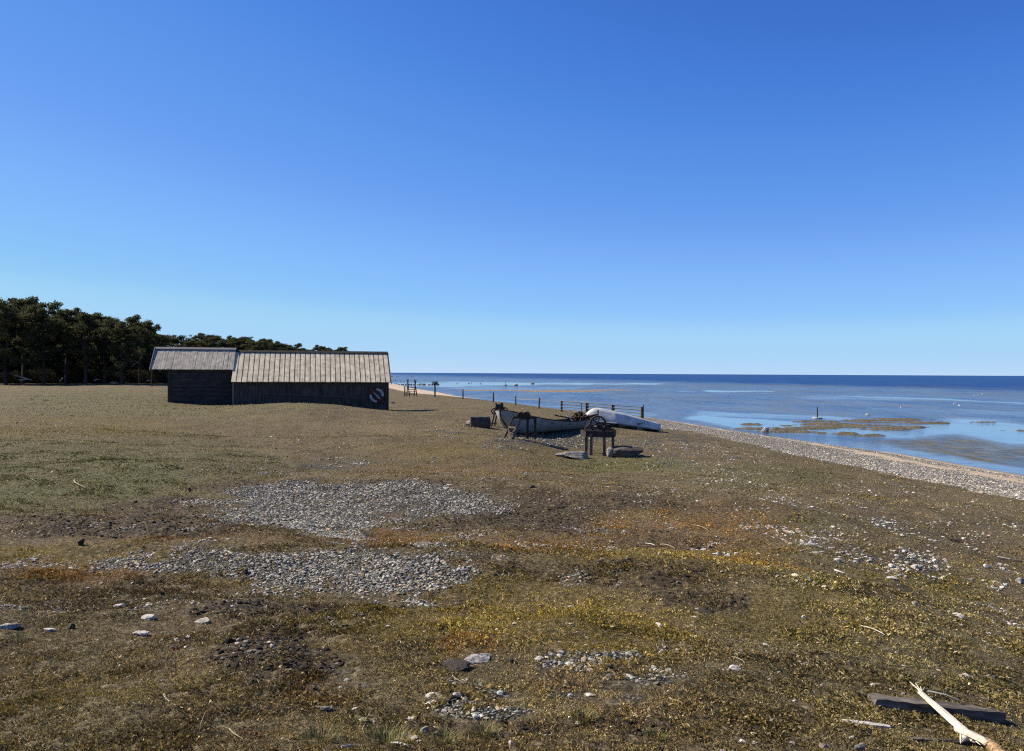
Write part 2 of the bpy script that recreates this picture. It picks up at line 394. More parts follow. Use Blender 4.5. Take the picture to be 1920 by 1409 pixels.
def mat_water():
    """a diffuse water body under a glossy surface; calm lanes mirror the sky, ripples and waves much less"""
    t = NT('sea_water'); P = t.coord()
    deep = t.attr('deep'); slick = t.attr('slick'); weed = t.attr('weed')
    n = t.noise(.10, 5, .65, t.mapping(P, (1, .45, 1)))
    shal = t.mix(t.ramp(n, .38, .62), (.042, .095, .20), (.095, .130, .19))
    nd = t.noise(1.0, 4, .7, t.mapping(P, (.30, .02, 1)))
    dcol = t.mix(t.ramp(nd, .35, .68), (.008, .036, .135), (.030, .085, .22))  # long streaks put wave-crest sparkle into the far water colour
    col = t.mix(deep, shal, dcol)
    nw = t.noise(.9, 5, .7, P)
    wc = t.mix(t.ramp(nw, .35, .65), (.035, .035, .024), (.13, .115, .075))
    col = t.mix(t.math('MULTIPLY', weed, t.ramp(nw, .30, .5, .6, 1.0)), col, wc)
    w1 = t.noise(1.6, 3, .6, t.mapping(P, (1, 1, 1), (0, 0, .5))); w2 = t.noise(6.5, 3, .6, P); w0 = t.noise(.22, 3, .6, P)
    hgt = t.math('ADD', t.math('MULTIPLY', w1, .6), t.math('MULTIPLY', w2, .25)); hgt = t.math('ADD', hgt, t.math('MULTIPLY', w0, 1.2))
    calm = t.math('SUBTRACT', 1.0, t.math('MULTIPLY', slick, .93))
    b = t.bump(hgt, calm, .35)
    # ripple groups change how much sky the surface returns
    r1 = t.noise(1.0, 5, .75, t.mapping(P, (1.6, .28, 1))); r2 = t.noise(1.0, 3, .7, t.mapping(P, (.30, .05, 1)))
    k = t.math('ADD', t.ramp(r1, .36, .64, -.50, .46), t.ramp(r2, .38, .62, -.20, .20))
    k = t.math('ADD', .50, t.math('MULTIPLY', k, calm)); k = t.math('ADD', k, t.math('MULTIPLY', slick, .55))
    k = t.math('MULTIPLY', k, t.ramp(deep, 0, 1, 1.0, .22), True)
    fr = t.n('ShaderNodeFresnel'); fr.inputs['IOR'].default_value = 1.33; t.l(b, fr.inputs['Normal'])
    k = t.math('MULTIPLY', k, t.ramp(fr.outputs[0], .02, .7, .12, 1.0), True)
    d = t.n('ShaderNodeBsdfDiffuse'); t.l(col, d.inputs[0]); g = t.n('ShaderNodeBsdfGlossy'); t.val(g.inputs['Roughness'], t.ramp(slick, 0, 1, .16, .03)); t.l(b, g.inputs['Normal'])
    m = t.n('ShaderNodeMixShader'); t.l(k, m.inputs[0]); t.l(d.outputs[0], m.inputs[1]); t.l(g.outputs[0], m.inputs[2])
    t.l(m.outputs[0], t.t.nodes['Material Output'].inputs[0]); t.t.nodes.remove(t.p)
    return t.m

def mat_wood(name, a, b, scale=(30, 30, 2), rough=.85, bumpd=.006, knots=False, obj=True):
    t = NT(name); P = t.coord(obj)
    q = t.mapping(P, scale); n = t.noise(1, 5, .65, q, .3); n2 = t.noise(3.0, 3, .5, P)
    c = t.mix(t.ramp(n, .32, .68), a, b); c = t.mix(t.ramp(n2, .4, .65, 0, .45), c, tuple(v * .55 for v in a))
    if knots:
        k = t.vor(1.7, P, 'F1', 'Distance'); c = t.mix(t.ramp(k, .11, .07, 0, .85), c, tuple(v * .3 for v in a))
    return t.out(c, rough, t.bump(n, .7, bumpd), .2)

def mat_plain(name, a, b=None, scale=8, rough=.7, bumpd=.004, metal=0.0, spec=.3, obj=True):
    t = NT(name); b = b or tuple(v * .6 for v in a)
    n = t.noise(scale, 5, .6, t.coord(obj))
    return t.out(t.mix(t.ramp(n, .35, .65), a, b), rough, t.bump(n, .5, bumpd), spec, metal)

def mat_vcol(name, attr='col', rough=.85, noise_scale=60, amt=.35, trans=False, bumpd=.003):
    t = NT(name); c = t.attr(attr, True); n = t.noise(noise_scale, 3, .6, t.coord())
    c = t.mix(t.ramp(n, .4, .65, 0, amt), c, t.mix(.0, (0.03, .03, .025), (0, 0, 0)))
    m = t.out(c, rough, t.bump(n, .5, bumpd), .2)
    return m
# ------------------------------------------------------------------ ground sheet
def fan_angles(fine, half, step_c=3.0):
    f = np.linspace(-half, half, fine)
    c = np.arange(half + step_c, 360 - half - .01, step_c)
    return np.radians(np.concatenate([f, c]))

def polar_sheet(name, ang, rad, zfun, attrs):
    A, R = np.meshgrid(ang, rad)      # rows = radii
    x = np.sin(A) * R; y = np.cos(A) * R
    z, at_ = zfun(x, y)
    nr, na = x.shape
    verts = np.stack([x, y, z], -1).reshape(-1, 3)
    i = np.arange(nr - 1)[:, None] * na + np.arange(na)[None, :]
    j = np.arange(nr - 1)[:, None] * na + (np.arange(na)[None, :] + 1) % na
    F = np.stack([i, i + na, j + na, j], -1).reshape(-1, 4)
    ctr = np.array([[0.0, 0.0, float(z[0].mean())]]); ci = len(verts)
    verts = np.vstack([verts, ctr])
    k = np.arange(na); T = np.stack([k, (k + 1) % na, np.full(na, ci)], -1)
    flat = np.concatenate([F.ravel(), T.ravel()]); tot = np.concatenate([np.full(len(F), 4), np.full(len(T), 3)])
    me = raw_mesh(name, verts, flat, tot)
    for k_ in attrs:
        v = np.concatenate([at_[k_].ravel(), [float(at_[k_][0].mean())]]); fattr(me, k_, v)
    # faces must look up
    smooth(me)
    if me.polygons[0].normal.z < 0: me.flip_normals()
    return me

def gz(x, y):
    z, s = macro(x, y); m = masks(x, y, z, s)
    return z + micro(x, y, m), m
ANG = fan_angles(760, 44)
RAD = np.concatenate([[1.0, 1.6, 2.2], np.geomspace(2.8, 60, 900), np.geomspace(60, 5000, 260)[1:]])
gme = polar_sheet('ground', ANG, RAD, gz, ['gravel', 'rust', 'yellow', 'soil', 'green', 'bgravel', 'sand', 'wet', 'forest'])
ground = bpy.data.objects.new('ground', gme); C.objects.link(ground); tag(ground, kind='structure')
gme.materials.append(mat_ground())

# ------------------------------------------------------------------ sea
def seg_mask(u, v, P, w):
    best = np.full(u.shape, 9.0)
    for (a, b) in zip(P[:-1], P[1:]):
        dx, dy = b[0] - a[0], b[1] - a[1]
        t = np.clip(((u - a[0]) * dx + (v - a[1]) * dy * 9) / (dx * dx + dy * dy * 9 + 1e-9), 0, 1)
        ex = (u - a[0] - t * dx); ey = (v - a[1] - t * dy)
        ww = a[2] + (b[2] - a[2]) * t
        best = np.minimum(best, np.sqrt((ex / (ww * 7)) ** 2 + (ey / ww) ** 2))
    return np.clip((1.3 - best) / .6, 0, 1)

def wz(x, y):
    z = np.zeros_like(x); u, v = proj(x, y, z)
    hor = 699 + (u - 730) * .00504; dy = v - hor
    du = fbm(x / 16, y / 30, 5, 4) * 60; dv = fbm(x / 14, y / 22, 8, 4) * np.clip(dy * .12, 0, 9)
    U, V = u + du, v + dv
    deep = np.clip((11 + np.clip(u - 900, -400, 1100) * .0195 - dy - dv * 1.5) / 6, 0, 1)
    sl = np.zeros(x.shape)
    for P, w in [([(740, 722, 4), (860, 721, 5), (1000, 720, 2.5), (1250, 721, 1.5)], .9),
                 ([(860, 728, 4), (1010, 728, 3), (1100, 728, 1)], .55),
                 ([(1330, 734, 1.5), (1430, 735, 1.8)], .9), ([(1270, 735, 1), (1290, 735, 1)], .8),
                 ([(1520, 745, 5), (1660, 748, 4)], .5), ([(1560, 742, 1), (1700, 746, 1.2), (1920, 757, 2)], .8),
                 ([(1320, 778, 5), (1460, 783, 6), (1560, 787, 4)], .8),
                 ([(1300, 785, 5), (1480, 808, 12), (1650, 815, 14), (1800, 800, 15), (1920, 818, 20)], 1),
                 ([(1480, 820, 6), (1620, 842, 8), (1760, 862, 6), (1920, 885, 5)], .75),
                 ([(1640, 767, 3), (1920, 775, 3)], .35), ([(1060, 736, 1), (1150, 738, 1)], .5),
                 ([(850, 742, 2), (950, 752, 2), (1060, 765, 2), (1200, 780, 3)], .5)]:
        sl = np.maximum(sl, w * seg_mask(U, V, P, w))
    sl = np.clip(sl + .25 * fbm(x / 5, y / 9, 77, 3) * (sl > .05), 0, 1)
    # calm lanes between ripples everywhere in the shallows
    lanes = np.clip(fbm(x / 40, y / 26, 19, 4) - .25, 0, 1) * .9 * (1 - deep)
    sl = np.maximum(sl, lanes * .6)
    wd = np.maximum(ell(U, V, 1830, 846, 190, 26), .8 * ell(U, V, 1700, 836, 110, 10)) * (1 - .6 * sl)
    wd = np.maximum(wd, .42 * np.clip((fbm(x / 30, y / 60, 91, 4) + .1) * 2.0, 0, 1) * np.clip((dy - 14) / 8, 0, 1) * np.clip((60 - dy) / 20, 0, 1))
    infront = y > 1
    return z, dict(deep=np.where(infront, deep, .5), slick=sl * infront, weed=wd * infront)
wme = polar_sheet('sea', fan_angles(900, 44), np.concatenate([[16.0], np.geomspace(24, 900, 620), [1500, 3000, 8000, 20000, 60000]]), wz, ['deep', 'slick', 'weed'])
sea = bpy.data.objects.new('sea', wme); C.objects.link(sea); tag(sea, kind='structure')
wme.materials.append(mat_water())
# ------------------------------------------------------------------ mesh builder
class MB:
    def __init__(s): s.v = []; s.f = []; s.c = []
    def add(s, V, F, col=None):
        b = len(s.v); s.v += [tuple(p) for p in V]; s.f += [tuple(i + b for i in f) for f in F]
        s.c += [col or (1, 1, 1)] * len(V)
    def box(s, c, d, rot=None, taper=None):
        c = Vector(c); V = []
        for k in range(8):
            q = Vector(((k & 1) - .5, ((k >> 1) & 1) - .5, ((k >> 2) & 1) - .5))
            if taper and q.z > 0: q.x *= taper; q.y *= taper
            q = Vector((q.x * d[0], q.y * d[1], q.z * d[2]))
            if rot is not None: q = rot @ q
            V.append(c + q)
        s.add(V, [(0, 2, 3, 1), (4, 5, 7, 6), (0, 1, 5, 4), (2, 6, 7, 3), (0, 4, 6, 2), (1, 3, 7, 5)])
    def bar(s, p, q, w, h=None, up=(0, 0, 1)):
        """rectangular timber between two points"""
        p = Vector(p); q = Vector(q); h = h or w; a = (q - p); L = a.length; a.normalize()
        u = Vector(up)
        if abs(a.dot(u)) > .98: u = Vector((1, 0, 0))
        x = a.cross(u).normalized(); z = x.cross(a).normalized()
        m = Matrix((x, a, z)).transposed()
        s.box((p + q) / 2, (w, L, h), m)
    def tube(s, P, R, n=6, cap=True):
        P = [Vector(p) for p in P]; R = R if isinstance(R, (list, tuple)) else [R] * len(P)
        V = []; F = []; prev = None
        for i, p in enumerate(P):
            a = (P[min(i + 1, len(P) - 1)] - P[max(i - 1, 0)]).normalized()
            if prev is None:
                u = Vector((0, 0, 1)) if abs(a.z) < .9 else Vector((1, 0, 0)); x = a.cross(u).normalized()
            else: x = (prev - a * prev.dot(a)).normalized()
            prev = x; y = a.cross(x)
            for k in range(n):
                t = 2 * math.pi * k / n; V.append(p + (x * math.cos(t) + y * math.sin(t)) * R[i])
        for i in range(len(P) - 1):
            for k in range(n):
                F.append((i * n + k, i * n + (k + 1) % n, (i + 1) * n + (k + 1) % n, (i + 1) * n + k))
        if cap: F.append(tuple(range(n))[::-1]); F.append(tuple((len(P) - 1) * n + k for k in range(n)))
        s.add(V, F)
    def ring(s, c, R, r, axis='y', a0=0, a1=360, n=28, m=6, flat=1.0):
        """torus arc round an axis"""
        c = Vector(c); full = abs(a1 - a0) >= 360; N = n if full else n + 1
        V = []; F = []
        for i in range(N):
            t = math.radians(a0 + (a1 - a0) * i / n)
            e = Vector((math.cos(t), 0, math.sin(t))) if axis == 'y' else (Vector((0, math.cos(t), math.sin(t))) if axis == 'x' else Vector((math.cos(t), math.sin(t), 0)))
            ax = {'x': Vector((1, 0, 0)), 'y': Vector((0, 1, 0)), 'z': Vector((0, 0, 1))}[axis]
            for k in range(m):
                w = 2 * math.pi * k / m; V.append(c + e * (R + r * math.cos(w)) + ax * r * flat * math.sin(w))
        for i in range(N if full else N - 1):
            for k in range(m):
                j = (i + 1) % N; F.append((i * m + k, i * m + (k + 1) % m, j * m + (k + 1) % m, j * m + k))
        if not full: F.append(tuple(range(m))); F.append(tuple((N - 1) * m + k for k in range(m))[::-1])
        s.add(V, F)
    def cyl(s, c, R, h, axis='y', n=20):
        a = {'x': Vector((1, 0, 0)), 'y': Vector((0, 1, 0)), 'z': Vector((0, 0, 1))}[axis] * h / 2
        s.tube([Vector(c) - a, Vector(c) + a], R, n)
    def build(s, name, mat, parent=None, sm=False, bevel=0.0, loc=None):
        me = bpy.data.meshes.new(name); me.from_pydata(s.v, [], s.f); me.update()
        me.materials.append(mat); o = bpy.data.objects.new(name, me); C.objects.link(o)
        if sm: smooth(me)
        if parent is not None: o.parent = parent
        if loc is not None: o.location = loc
        if bevel:
            b = o.modifiers.new('bevel', 'BEVEL'); b.width = bevel; b.segments = 2
        return o

def ico(sub):
    import bmesh
    bm = bmesh.new(); bmesh.ops.create_icosphere(bm, subdivisions=sub, radius=1.0)
    V = np.array([v.co[:] for v in bm.verts]); F = np.array([[v.index for v in f.verts] for f in bm.faces]); bm.free()
    return V, F
ICO1, ICO2, ICO4 = ico(1), ico(2), ico(4)

def n3(P, s, seed):
    """cheap 3-D noise from planar noises"""
    return (fbm(P[:, 0] * s + P[:, 2] * s * .7, P[:, 1] * s - P[:, 2] * s * .6, seed, 4) + fbm(P[:, 1] * s + P[:, 2] * s, P[:, 0] * s + P[:, 2] * s * .4, seed + 9, 4)) * .5

def rock_mesh(name, dims, seed, mat, rough=.22, cut=True, boxy=0.0):
    V, F = ICO4; V = V.copy()
    if boxy: # push towards a block
        m = np.abs(V).max(1, keepdims=True); V = V * (1 - boxy) + V / m * boxy * .85
    r_ = np.random.default_rng(seed)
    if cut:
        for k in range(11):
            n = r_.normal(size=3); n /= np.linalg.norm(n); d = r_.uniform(.48, .80)
            t = V @ n - d; V -= np.outer(np.clip(t, 0, None), n) * .9
    V *= (1 + rough * n3(V, 1.3, seed) + rough * .35 * n3(V, 5.0, seed + 3))[:, None]
    V *= np.array(dims) / 2
    me = raw_mesh(name, V, F.ravel(), np.full(len(F), 3)); me.materials.append(mat); smooth(me, False)
    return me

def rock(name, loc, dims, seed, mat, label, cat='rock', group=None, rz=0.0, sink=.3, **kw):
    o = bpy.data.objects.new(name, rock_mesh(name, dims, seed, mat, **kw)); C.objects.link(o)
    o.location = (loc[0], loc[1], loc[2] + dims[2] * (.5 - sink)); o.rotation_euler = (0, 0, rz)
    return tag(o, label, cat, group)

# ------------------------------------------------------------------ object materials
M_wall = mat_wood('tarred_boards', (.030, .027, .025), (.105, .092, .080), (9, 9, 1.2), .9, .01)
M_wallh = mat_wood('tarred_logs', (.022, .020, .019), (.075, .066, .058), (1.2, 9, 9), .9, .01)
M_roofA = mat_wood('silver_roof_boards', (.24, .215, .17), (.52, .47, .385), (7, .9, .9), .8, .01, True)
M_roofB = mat_wood('new_roof_boards', (.42, .362, .25), (.74, .65, .475), (7, .9, .9), .8, .01, True)
M_wall2 = mat_wood('faded_ladder_wood', (.05, .046, .043), (.11, .10, .095), (3, 3, 3), .85)
M_trim = mat_wood('grey_trim', (.13, .12, .115), (.30, .28, .27), (3, 3, 3), .8)
M_timber = mat_wood('weathered_timber', (.075, .055, .042), (.19, .145, .115), (22, 22, 3), .85)
M_timberd = mat_wood('dark_timber', (.022, .018, .016), (.060, .050, .043), (22, 22, 3), .85)
M_iron = mat_plain('rusty_iron', (.018, .013, .011), (.055, .028, .018), 14, .65, .003, .2)
M_post = mat_wood('brown_post', (.07, .042, .026), (.17, .10, .06), (20, 20, 3), .85)
M_wire = mat_plain('fence_wire', (.05, .048, .045), (.03, .028, .026), 20, .6)
M_hull = mat_wood('grey_hull_paint', (.21, .215, .22), (.36, .365, .36), (2, 14, 14), .6, .004)
M_hullw = mat_wood('pale_hull_paint', (.42, .42, .40), (.66, .65, .61), (2, 22, 22), .6, .008)
M_hulld = mat_wood('bare_inside_wood', (.035, .028, .022), (.10, .08, .065), (3, 14, 14), .85)
M_lime = mat_plain('limestone', (.50, .47, .41), (.27, .25, .22), 16, .9, .012, obj=True)
M_limed = mat_plain('grey_lichened_stone', (.27, .255, .22), (.07, .066, .058), 14, .9, .02)
M_boul = mat_plain('dark_boulder', (.085, .075, .065), (.04, .035, .03), 5, .9, .02)
M_limes = mat_plain('small_limestone', (.56, .52, .44), (.24, .22, .19), 70, .9, .008)
M_limeds = mat_plain('small_grey_stone', (.42, .40, .37), (.055, .05, .045), 45, .9, .012)
M_bouls = mat_plain('small_dark_stone', (.055, .043, .033), (.012, .010, .008), 60, .9, .010)  # brown stones and clods; darkened for the overhang shade below the slab
M_white = mat_plain('white_paint', (.40, .40, .39), (.30, .30, .29), 20, .5)
M_red = mat_plain('red_paint', (.13, .02, .015), (.09, .015, .012), 20, .5)
M_fresh = mat_wood('fresh_split_wood', (.46, .40, .29), (.80, .74, .61), (60, 14, 60), .7, .004)
M_bark = mat_plain('orange_bark', (.44, .27, .13), (.09, .055, .035), 40, .85, .01)
M_grey = mat_wood('grey_driftwood', (.055, .046, .038), (.23, .20, .165), (3, 34, 34), .85, .008)
M_pale = mat_wood('pale_driftwood', (.40, .375, .33), (.62, .58, .50), (3, 40, 40), .8, .004)
M_dry = mat_plain('dry_stalk', (.34, .27, .16), (.22, .17, .10), 30, .8)
M_bird = mat_plain('white_feathers', (.82, .82, .80), (.7, .7, .68), 8, .6)
M_bill = mat_plain('orange_bill', (.6, .25, .05), None, 8, .5)
M_pine_t = mat_plain('pine_bark', (.06, .045, .036), (.028, .021, .018), 6, .95, .03)
M_dead = mat_plain('bleached_deadwood', (.42, .38, .33), (.25, .22, .19), 8, .9, .01)

# ------------------------------------------------------------------ the two sheds
TH = math.radians(14)
RC = at(727, 770, 51.0)                       # right front corner of the boathouse
GB = RC.z
def shed_pt(lx, ly, z): return Vector((RC.x + lx * math.cos(TH) - ly * math.sin(TH), RC.y + lx * math.sin(TH) + ly * math.cos(TH), z))

def gable_roof(mb, x0, x1, y_e, z_e, y_r, z_r, y_b, pitch_w, mode, seed):
    """rows of boards running from ridge to eave; front slope to y_e, back slope to y_b"""
    rr = random.Random(seed)
    sl = Vector((0, y_r - y_e, z_r - z_e)); L = sl.length; d = sl.normalized(); nrm = Vector((0, -d.z, d.y))
    slb = Vector((0, y_r - y_b, z_r - z_e)); Lb = slb.length; db = slb.normalized(); nb = Vector((0, db.z * 1, -db.y)) * -1
    if nb.z < 0: nb = -nb
    def board(xa, xb, lift, th, front=True, over=0.0):
        D, N, LL, e = (d, nrm, L, Vector((0, y_e, z_e))) if front else (db, nb, Lb, Vector((0, y_b, z_e)))
        a = e - D * over + N * lift; b = a + D * (LL + over - .02)
        V = []
        for p in (a, b):
            for x in (xa, xb):
                V.append(Vector((x, p.y, p.z))); V.append(Vector((x, p.y, p.z)) + N * th)
        # 0,1 (xa,a) 2,3 (xb,a) 4,5 (xa,b) 6,7 (xb,b)
        mb.add(V, [(0, 2, 3, 1), (4, 5, 7, 6), (1, 3, 7, 5), (0, 4, 6, 2), (0, 1, 5, 4), (2, 6, 7, 3)])
    if mode == 'lapped':        # wide boards standing on a lower layer with dark gaps between them
        n = int(round((x1 - x0) / pitch_w)); w = (x1 - x0) / n
        for f in (True, False):
            board(x0, x1, 0, .025, f)
            for i in range(n):
                xa = x0 + i * w; g = w * .17
                board(xa, xa + w - g - rr.uniform(0, .012), .050 + rr.uniform(0, .006), .028, f, rr.uniform(.02, .06))
    else:
        x = x0
        while x < x1 - .01:
            w = min(rr.uniform(.11, .17), x1 - x)
            board(x, x + w - .008, rr.uniform(0, .014), .03, True, rr.uniform(0, .03)); board(x, x + w - .008, rr.uniform(0, .014), .03, False)
            x += w

def wall_boards(mb, x0, x1, y, z0, z1, w=.17, seed=1, horiz=False):
    rr = random.Random(seed)
    if not horiz:
        x = x0
        while x < x1 - .02:
            ww = min(rr.uniform(w * .8, w * 1.25), x1 - x)
            mb.box((x + ww / 2, y - rr.uniform(0, .018), (z0 + z1) / 2), (ww - .006, .05, z1 - z0)); x += ww
    else:
        z = z0
        while z < z1 - .03:
            h = min(rr.uniform(w * .85, w * 1.15), z1 - z)
            mb.box(((x0 + x1) / 2, y - rr.uniform(0, .03), z + h / 2), (x1 - x0, .07, h - .02)); z += h

root = empty('boathouse', RC, TH, 'long dark boathouse with a pale ribbed board roof and a lifebuoy on its wall', 'boathouse')
xL = -9.45; zE, zR = 3.76 - GB, 5.66 - GB; yR = 2.2; yB = 4.65; z0 = -.9
w = MB()
wall_boards(w, xL, 0, .03, z0, zE + .1, .18, 1)
w.box(((xL) / 2, 4.4, (z0 + zE) / 2), (-xL, .06, zE - z0 + .1))
for gx in (xL + .03, -.03):
    w.add([Vector((gx - .03, .06, z0)), Vector((gx - .03, 4.37, z0)), Vector((gx - .03, 4.37, zE)), Vector((gx - .03, yR, zR - .16)), Vector((gx - .03, .06, zE)),
           Vector((gx + .03, .06, z0)), Vector((gx + .03, 4.37, z0)), Vector((gx + .03, 4.37, zE)), Vector((gx + .03, yR, zR - .16)), Vector((gx + .03, .06, zE))],
          [(0, 1, 2, 3, 4), (9, 8, 7, 6, 5), (0, 5, 6, 1), (1, 6, 7, 2), (2, 7, 8, 3), (3, 8, 9, 4), (4, 9, 5, 0)])
w.build('wall', M_wall, root)
r_ = MB(); gable_roof(r_, xL - .10, .18, -.25, zE, yR, zR, yB, .312, 'lapped', 5)
rf = r_.build('roof', M_roofB, root)
rc = MB(); rc.box((xL / 2 + .02, yR - .09, zR + .075), (-xL + .30, .22, .03), Matrix.Rotation(.66, 3, 'X')); rc.box((xL / 2 + .02, yR + .10, zR + .075), (-xL + .30, .22, .03), Matrix.Rotation(-.66, 3, 'X'))
rc.build('ridge_board', M_timberd, rf)
for ex in (.20, ):
    bg_ = MB(); bg_.bar((ex, -.30, zE - .06), (ex, yR, zR + .02), .03, .15); bg_.bar((ex, yB + .05, zE - .06), (ex, yR, zR + .02), .03, .15); bg_.build('barge_board', M_trim, rf)
cb = MB(); cb.box((xL - .02, .0, (z0 + zE) / 2), (.07, .12, zE - z0 - .05)); cb.build('corner_board', M_trim, root)
cb = MB(); cb.box((.03, .02, (z0 + zE) / 2), (.05, .14, zE - z0 - .05)); cb.build('corner_board', M_timberd, root)

root2 = empty('plank_shed', shed_pt(xL - .1, .75, GB + .4), TH, 'smaller dark shed with a smooth silver grey roof left of the ribbed roof', 'shed')
ox, oy, oz = xL - .1, .75, .4
x1, x0 = .06, -3.78; ze, zr, yr = 4.52 - GB - oz, 5.83 - GB - oz, yR - oy; ye = .57 - oy; yb = yr + (yr - ye)
w = MB(); wall_boards(w, x0, x1 - .02, .03, -1.0, ze + .12, .30, 4, True)
w.box(((x0 + x1) / 2, yb - .2, (ze - 1) / 2), (x1 - x0 - .04, .06, ze + 1))
for gx in (x0 + .03,):
    w.add([Vector((gx - .03, .07, -1)), Vector((gx - .03, yb - .23, -1)), Vector((gx - .03, yb - .23, ze)), Vector((gx - .03, yr, zr - .14)), Vector((gx - .03, .07, ze)),
           Vector((gx + .03, .07, -1)), Vector((gx + .03, yb - .23, -1)), Vector((gx + .03, yb - .23, ze)), Vector((gx + .03, yr, zr - .14)), Vector((gx + .03, .07, ze))],
          [(0, 1, 2, 3, 4), (9, 8, 7, 6, 5), (0, 5, 6, 1), (1, 6, 7, 2), (2, 7, 8, 3), (3, 8, 9, 4), (4, 9, 5, 0)])
w.build('wall', M_wallh, root2)
r_ = MB(); gable_roof(r_, x0 - .98, x1 - .02, ye, ze, yr, zr, yb, .3, 'plain', 9)
rf = r_.build('roof', M_roofA, root2)
rc = MB(); rc.box(((x0 + x1) / 2 - .5, yr - .08, zr + .045), (x1 - x0 + 1.0, .20, .03), Matrix.Rotation(.66, 3, 'X')); rc.box(((x0 + x1) / 2 - .5, yr + .09, zr + .045), (x1 - x0 + 1.0, .20, .03), Matrix.Rotation(-.66, 3, 'X'))
rc.build('ridge_board', M_trim, rf)
bb = MB(); bb.bar((x0 - 1.01, ye - .05, ze - .05), (x0 - 1.01, yr, zr + .05), .035, .17); bb.bar((x0 - 1.01, yb + .05, ze - .05), (x0 - 1.01, yr, zr + .05), .035, .17); bb.build('barge_board', M_trim, rf)
cb = MB(); cb.box((x0 + .07, -.03, (ze - 1) / 2), (.16, .08, ze + 1.0)); cb.build('corner_board', M_wallh, root2)

# ladder lying on its side against the boathouse wall
zl = [3.06 - GB, 2.78 - GB]
lad = empty('wooden_ladder', shed_pt(-7.75, -.06, GB), TH, 'long grey wooden ladder lying on its side against the dark boathouse wall', 'ladder')
LL = 6.25
def ly_(t): return zl[0] + (zl[1] - zl[0]) * t
for dz in (0, -.62):
    m = MB(); m.bar((0, 0, ly_(0) + dz), (LL, 0, ly_(1) + dz), .05, .075); m.build('rail', M_wall2, lad)
for k in range(11):
    t = (k + .15) / 10.3; x = t * LL
    m = MB(); m.bar((x, .0, ly_(t) - .585), (x, .0, ly_(t) - .035), .045, .07, (1, 0, 0)); m.build('rung', M_wall2, lad)

# lifebuoy on its board
lb = empty('lifebuoy', shed_pt(-.72, -.045, 2.93), TH, 'red and white lifebuoy with a white throwing stick on the boathouse wall', 'lifebuoy')
m = MB(); m.box((0, 0, 0), (1.02, .03, 1.02)); m.build('backboard', M_wall, lb)
m = MB()
for (c, d) in (((0, -.03, .50), (1.04, .04, .035)), ((0, -.03, -.50), (1.04, .04, .035)), ((.505, -.03, 0), (.035, .04, .965)), ((-.505, -.03, 0), (.035, .04, .965))): m.box(c, d)
m.build('frame', M_timberd, lb)
for (a0, a1) in ((-8, 92), (172, 272)):
    m = MB(); m.ring((0, -.075, 0), .385, .085, 'y', a0, a1, 14, 10, .5); m.build('white_section', M_white, lb, True)
for (a0, a1) in ((93, 171), (273, 351)):
    m = MB(); m.ring((0, -.075, 0), .385, .08, 'y', a0, a1, 14, 10, .5); m.build('red_section', M_red, lb, True)
m = MB(); m.tube([(-.24, -.09, .24), (-.17, -.09, .17), (-.11, -.09, .11), (.05, -.09, -.06), (.19, -.09, -.20), (.23, -.09, -.24)], [.03, .02, .035, .06, .06, .02], 10); m.build('throwing_stick', M_white, lb, True)

# small things beside the sheds
def fence_post(u, vb, h, label, w=.07, lean=0.0, group=None, mat=None, name='fence_post'):
    p = place(u, vb); m = MB(); m.tube([(0, 0, -.3), (lean * .5, 0, h * .5), (lean, 0, h)], [w * .55, w * .52, w * .45], 7)
    o = m.build(name, mat or M_timberd, None, False, 0, p); return tag(o, label, 'post', group)
# ------------------------------------------------------------------ boats
def hull(L, B, sheer, keel, full, mb, n=36, m=11, th=0.0, strakes=7, transom=None):
    """x runs bow (0) to stern (L). sheer/keel/beam are functions of t in 0..1; returns outer skin"""
    V = []
    for i in range(n + 1):
        t = i / n; b = full(t) * B / 2; zs, zk = sheer(t), keel(t)
        for j in range(-m, m + 1):
            q = abs(j) / m; yy = b * (q ** .62 if q > 0 else 0); zz = zk + (zs - zk) * (q ** 1.75)
            lap = ((q * strakes) % 1.0) * .012
            yy = max(yy - lap - th, 0) if q > 0 else 0
            V.append(Vector((t * L if th == 0 else th + t * (L - 2 * th), yy * (1 if j >= 0 else -1), zz + (th if q < .7 else 0))))
    W = 2 * m + 1; F = []
    for i in range(n):
        for j in range(W - 1):
            a = i * W + j; F.append((a, a + 1, a + W + 1, a + W))
    mb.add(V, F); return W, V

def lerp(P, t):
    for (a, b) in zip(P[:-1], P[1:]):
        if t <= b[0]:
            k = (t - a[0]) / (b[0] - a[0]); k = k * k * (3 - 2 * k) if len(a) > 2 else k; return a[1] + (b[1] - a[1]) * k
    return P[-1][1]
def spline(P):
    xs = np.array([p[0] for p in P]); ys = np.array([p[1] for p in P])
    n = len(xs); deg = min(n - 1, 4); co = np.polyfit(xs, ys, deg)
    return lambda t: float(np.polyval(co, t))

# upright grey rowing boat, bow to the left
bow = place(947, 815); stn = place(1118, 800)
bl = 5.6
dirv = Vector((stn.x - bow.x, stn.y - bow.y, 0)); ang = math.atan2(dirv.y, dirv.x); bl = dirv.length + .55
zb0 = hz(bow.x, bow.y); zb1 = hz(stn.x, stn.y)
boat = empty('rowing_boat', (bow.x - .38 * math.cos(ang), bow.y - .38 * math.sin(ang), zb0 - .03), ang, 'grey wooden rowing boat standing upright on the turf with its high bow at the left', 'boat')
boat.rotation_euler = (0, -math.atan2(zb1 - zb0, dirv.length), ang)
sheer = spline([(0, 1.02), (.10, .84), (.25, .62), (.5, .45), (.75, .42), (.92, .52), (1, .62)])
keel = lambda t: .0 + max(0, (.17 - t) / .17) ** 2.0 * .80 + max(0, (t - .9) / .1) ** 2 * .42
full = lambda t: max(.02, math.sin(math.pi * min(1, (t ** .62) * .995 + .003)) ** .62)
